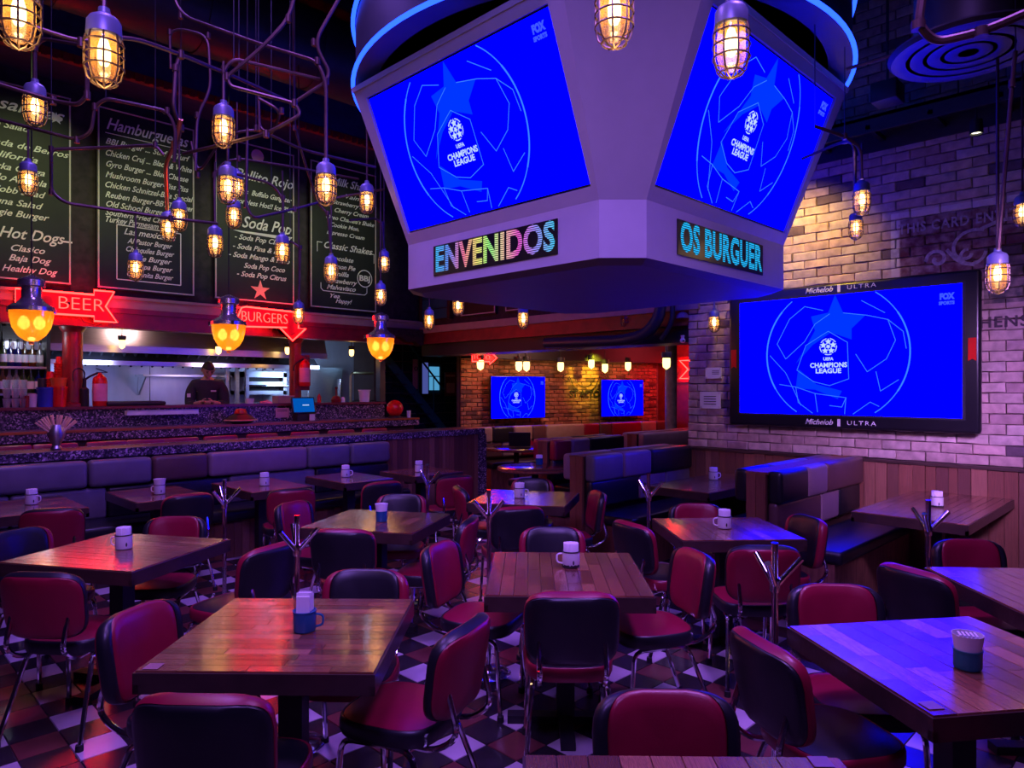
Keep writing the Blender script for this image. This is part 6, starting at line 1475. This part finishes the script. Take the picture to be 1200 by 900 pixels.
# ================================================================ COOK
p = onY(243, 455, 10.05); FZ = 0.352
ck = thing('person', 'cook in a dark jacket with bowed head and folded hands behind the counter', 'person', (p.x, 10.05, FZ), math.radians(-22))
def skin_body(name, verts, edges, radii, mat, parent, levels=2, root=0):
    me = bpy.data.meshes.new(name); me.from_pydata(verts, edges, []); o = bpy.data.objects.new(name, me); C.objects.link(o)
    md = o.modifiers.new('s', 'SKIN'); md.use_smooth_shade = True
    for v, r_ in zip(me.skin_vertices[0].data, radii): v.radius = (r_ if isinstance(r_, tuple) else (r_, r_)); v.use_root = False
    me.skin_vertices[0].data[root].use_root = True
    sb = o.modifiers.new('d', 'SUBSURF'); sb.levels = levels; sb.render_levels = levels
    dg = bpy.context.evaluated_depsgraph_get(); m2 = bpy.data.meshes.new_from_object(o.evaluated_get(dg)); bpy.data.objects.remove(o)
    m2.name = name; m2.materials.clear(); m2.materials.append(mat); m2.polygons.foreach_set('use_smooth', [True]*len(m2.polygons))
    q_ = bpy.data.objects.new(name, m2); C.objects.link(q_); q_.parent = parent; return q_
# local: faces -y, x right of viewer
V = [(0, 0, 0.92), (0, 0.01, 1.10), (0, 0, 1.28), (0, -0.02, 1.40), (0, -0.05, 1.48), (0, -0.09, 1.53)]
Ed = [(0, 1), (1, 2), (2, 3), (3, 4), (4, 5)]; Ra = [(0.15, 0.11), (0.14, 0.10), (0.16, 0.11), (0.13, 0.09), 0.055, 0.05]
def limb(start, pts, rs):
    i = start
    for q_, r_ in zip(pts, rs): V.append(q_); Ra.append(r_); Ed.append((i, len(V)-1)); i = len(V)-1
    return i
hands = []
for s_ in (-1, 1):
    limb(0, [(s_*0.10, 0, 0.84), (s_*0.11, -0.01, 0.47), (s_*0.11, 0.02, 0.08), (s_*0.12, -0.12, 0.04)], [0.09, 0.06, 0.042, 0.035])
    w_ = limb(3, [(s_*0.15, -0.01, 1.37), (s_*0.20, -0.01, 1.30), (s_*0.225, -0.06, 1.10), (s_*0.15, -0.22, 1.12), (s_*0.07, -0.31, 1.15)], [0.055, 0.055, 0.042, 0.034, 0.027])
    hands.append((s_, w_))
sk = skin_body('body', V, Ed, Ra, M['skin'], ck)
jV = V[:4]+[(s_*x, y, z) for s_ in (-1, 1) for (x, y, z) in ((0.15, -0.01, 1.385), (0.205, -0.01, 1.30), (0.23, -0.06, 1.10), (0.15, -0.235, 1.125))]+[(0, -0.035, 1.455)]
jE = [(0, 1), (1, 2), (2, 3), (3, 4), (4, 5), (5, 6), (6, 7), (3, 8), (8, 9), (9, 10), (10, 11), (3, 12)]
skin_body('jacket', jV, jE, [(0.17, 0.125), (0.16, 0.12), (0.18, 0.13), (0.15, 0.105), 0.095, 0.09, 0.07, 0.052, 0.095, 0.09, 0.07, 0.052, 0.078], M['cloth'], ck)
tV = [(0, 0, 0.95), (0.10, 0, 0.84), (0.11, -0.01, 0.47), (0.11, 0.02, 0.1), (-0.10, 0, 0.84), (-0.11, -0.01, 0.47), (-0.11, 0.02, 0.1)]
skin_body('trousers', tV, [(0, 1), (1, 2), (2, 3), (0, 4), (4, 5), (5, 6)], [(0.165, 0.12), 0.105, 0.075, 0.06, 0.105, 0.075, 0.06], M['black'], ck)
for s_ in (-1, 1): MB().rbox((s_*0.12, -0.07, 0.045), (0.10, 0.27, 0.09), 0.03, 3).build('shoe', M['rubber'], ck)
for s_, w_ in hands:
    base = Vector((s_*0.07, -0.31, 1.15)); dr = Vector((-s_*0.62, -0.72, 0.10)).normalized(); side = dr.cross(Vector((0, 0, 1))).normalized()
    hV = [tuple(base-dr*0.01), tuple(base+dr*0.035), tuple(base+dr*0.075)]; hE = [(0, 1), (1, 2)]; hR = [(0.026, 0.018), (0.034, 0.016), (0.036, 0.014)]
    for f_, (of, ln) in enumerate(((-0.030, 0.06), (-0.010, 0.072), (0.010, 0.067), (0.028, 0.052))):
        b_ = base+dr*0.08+side*of
        pts = [b_, b_+dr*ln*0.5+Vector((0, 0, -0.004)), b_+dr*ln*0.8+Vector((0, 0.0, -0.018)), b_+dr*ln*0.85+Vector((0, 0.01, -0.036))]; i = 2
        for q_ in pts: hV.append(tuple(q_)); hR.append(0.0085); hE.append((i, len(hV)-1)); i = len(hV)-1
    tb = base+dr*0.03-side*0.03*s_*0+Vector((0, 0, 0.012)); i = 1
    for q_ in (tb+Vector((0, 0, 0.015)), tb+dr*0.03+Vector((0, 0, 0.025)), tb+dr*0.06+Vector((0, 0, 0.022))): hV.append(tuple(q_)); hR.append(0.0095); hE.append((i, len(hV)-1)); i = len(hV)-1
    skin_body('hand', hV, hE, hR, M['skin'], ck)
hm = Matrix.Translation((0.012, -0.12, 1.59)) @ Matrix.Rotation(math.radians(14), 4, 'Z') @ Matrix.Rotation(math.radians(34), 4, 'X')
h = MB(hm)
vs = []; fs = []; ns, nr = 24, 16
for i in range(nr+1):
    ph = PI*i/nr; z = math.cos(ph)*0.115
    for k in range(ns):
        a = 2*PI*k/ns; r_ = math.sin(ph); x = r_*0.076*math.cos(a); y = r_*0.095*math.sin(a)
        if z < 0: x *= 1+z*2.4; y = y*(1+z*1.3)-0.012*(-z/0.1)
        if y < 0 and abs(x) < 0.014 and -0.035 < z < 0.02: y -= 0.022*(1-(z+0.02)/0.05 if z > -0.02 else 0.9)
        if y < 0 and 0.018 < abs(x) < 0.045 and 0.0 < z < 0.03: y += 0.010
        vs.append((x, y, z))
for i in range(nr):
    for k in range(ns): l = (k+1) % ns; fs.append((i*ns+k, i*ns+l, (i+1)*ns+l, (i+1)*ns+k))
h.add(vs, fs)
for s_ in (-1, 1): h.lathe([(0, -0.03), (0.012, -0.02), (0.016, 0.0), (0.012, 0.022), (0, 0.03)], 10, (s_*0.078, 0.005, 0.0))
h.build('head', M['skin'], ck)
MB(hm).box((0, -0.093, -0.055), (0.042, 0.006, 0.008)).build('mouth', M['pink_paper'], ck, False)
for s_ in (-1, 1): MB(hm).lathe([(0, -0.006), (0.009, -0.003), (0.009, 0.003), (0, 0.006)], 10, (s_*0.031, -0.083, 0.012)).build('eye', M['hair'], ck); MB(hm).box((s_*0.031, -0.09, 0.033), (0.034, 0.006, 0.006)).build('eyebrow', M['hair'], ck, False)
hv = []; 
for (x, y, z) in vs: hv.append((x*1.13, y*1.10+0.006, z*1.10+0.004))
hf = [f for f in fs if all(vs[i][2] > 0.044 or (vs[i][1] > -0.035 and vs[i][2] > 0.02) or (vs[i][1] > 0.02 and vs[i][2] > -0.06) for i in f)]
MB(hm).add(hv, hf).build('hair', M['hair'], ck)
MB().box((-0.235, -0.105, 1.24), (0.045, 0.012, 0.05)).build('sleeve_badge', M['paper'], ck, False)
MB().box((0.08, -0.145, 1.30), (0.07, 0.008, 0.02)).build('chest_print', M['paper'], ck, False)
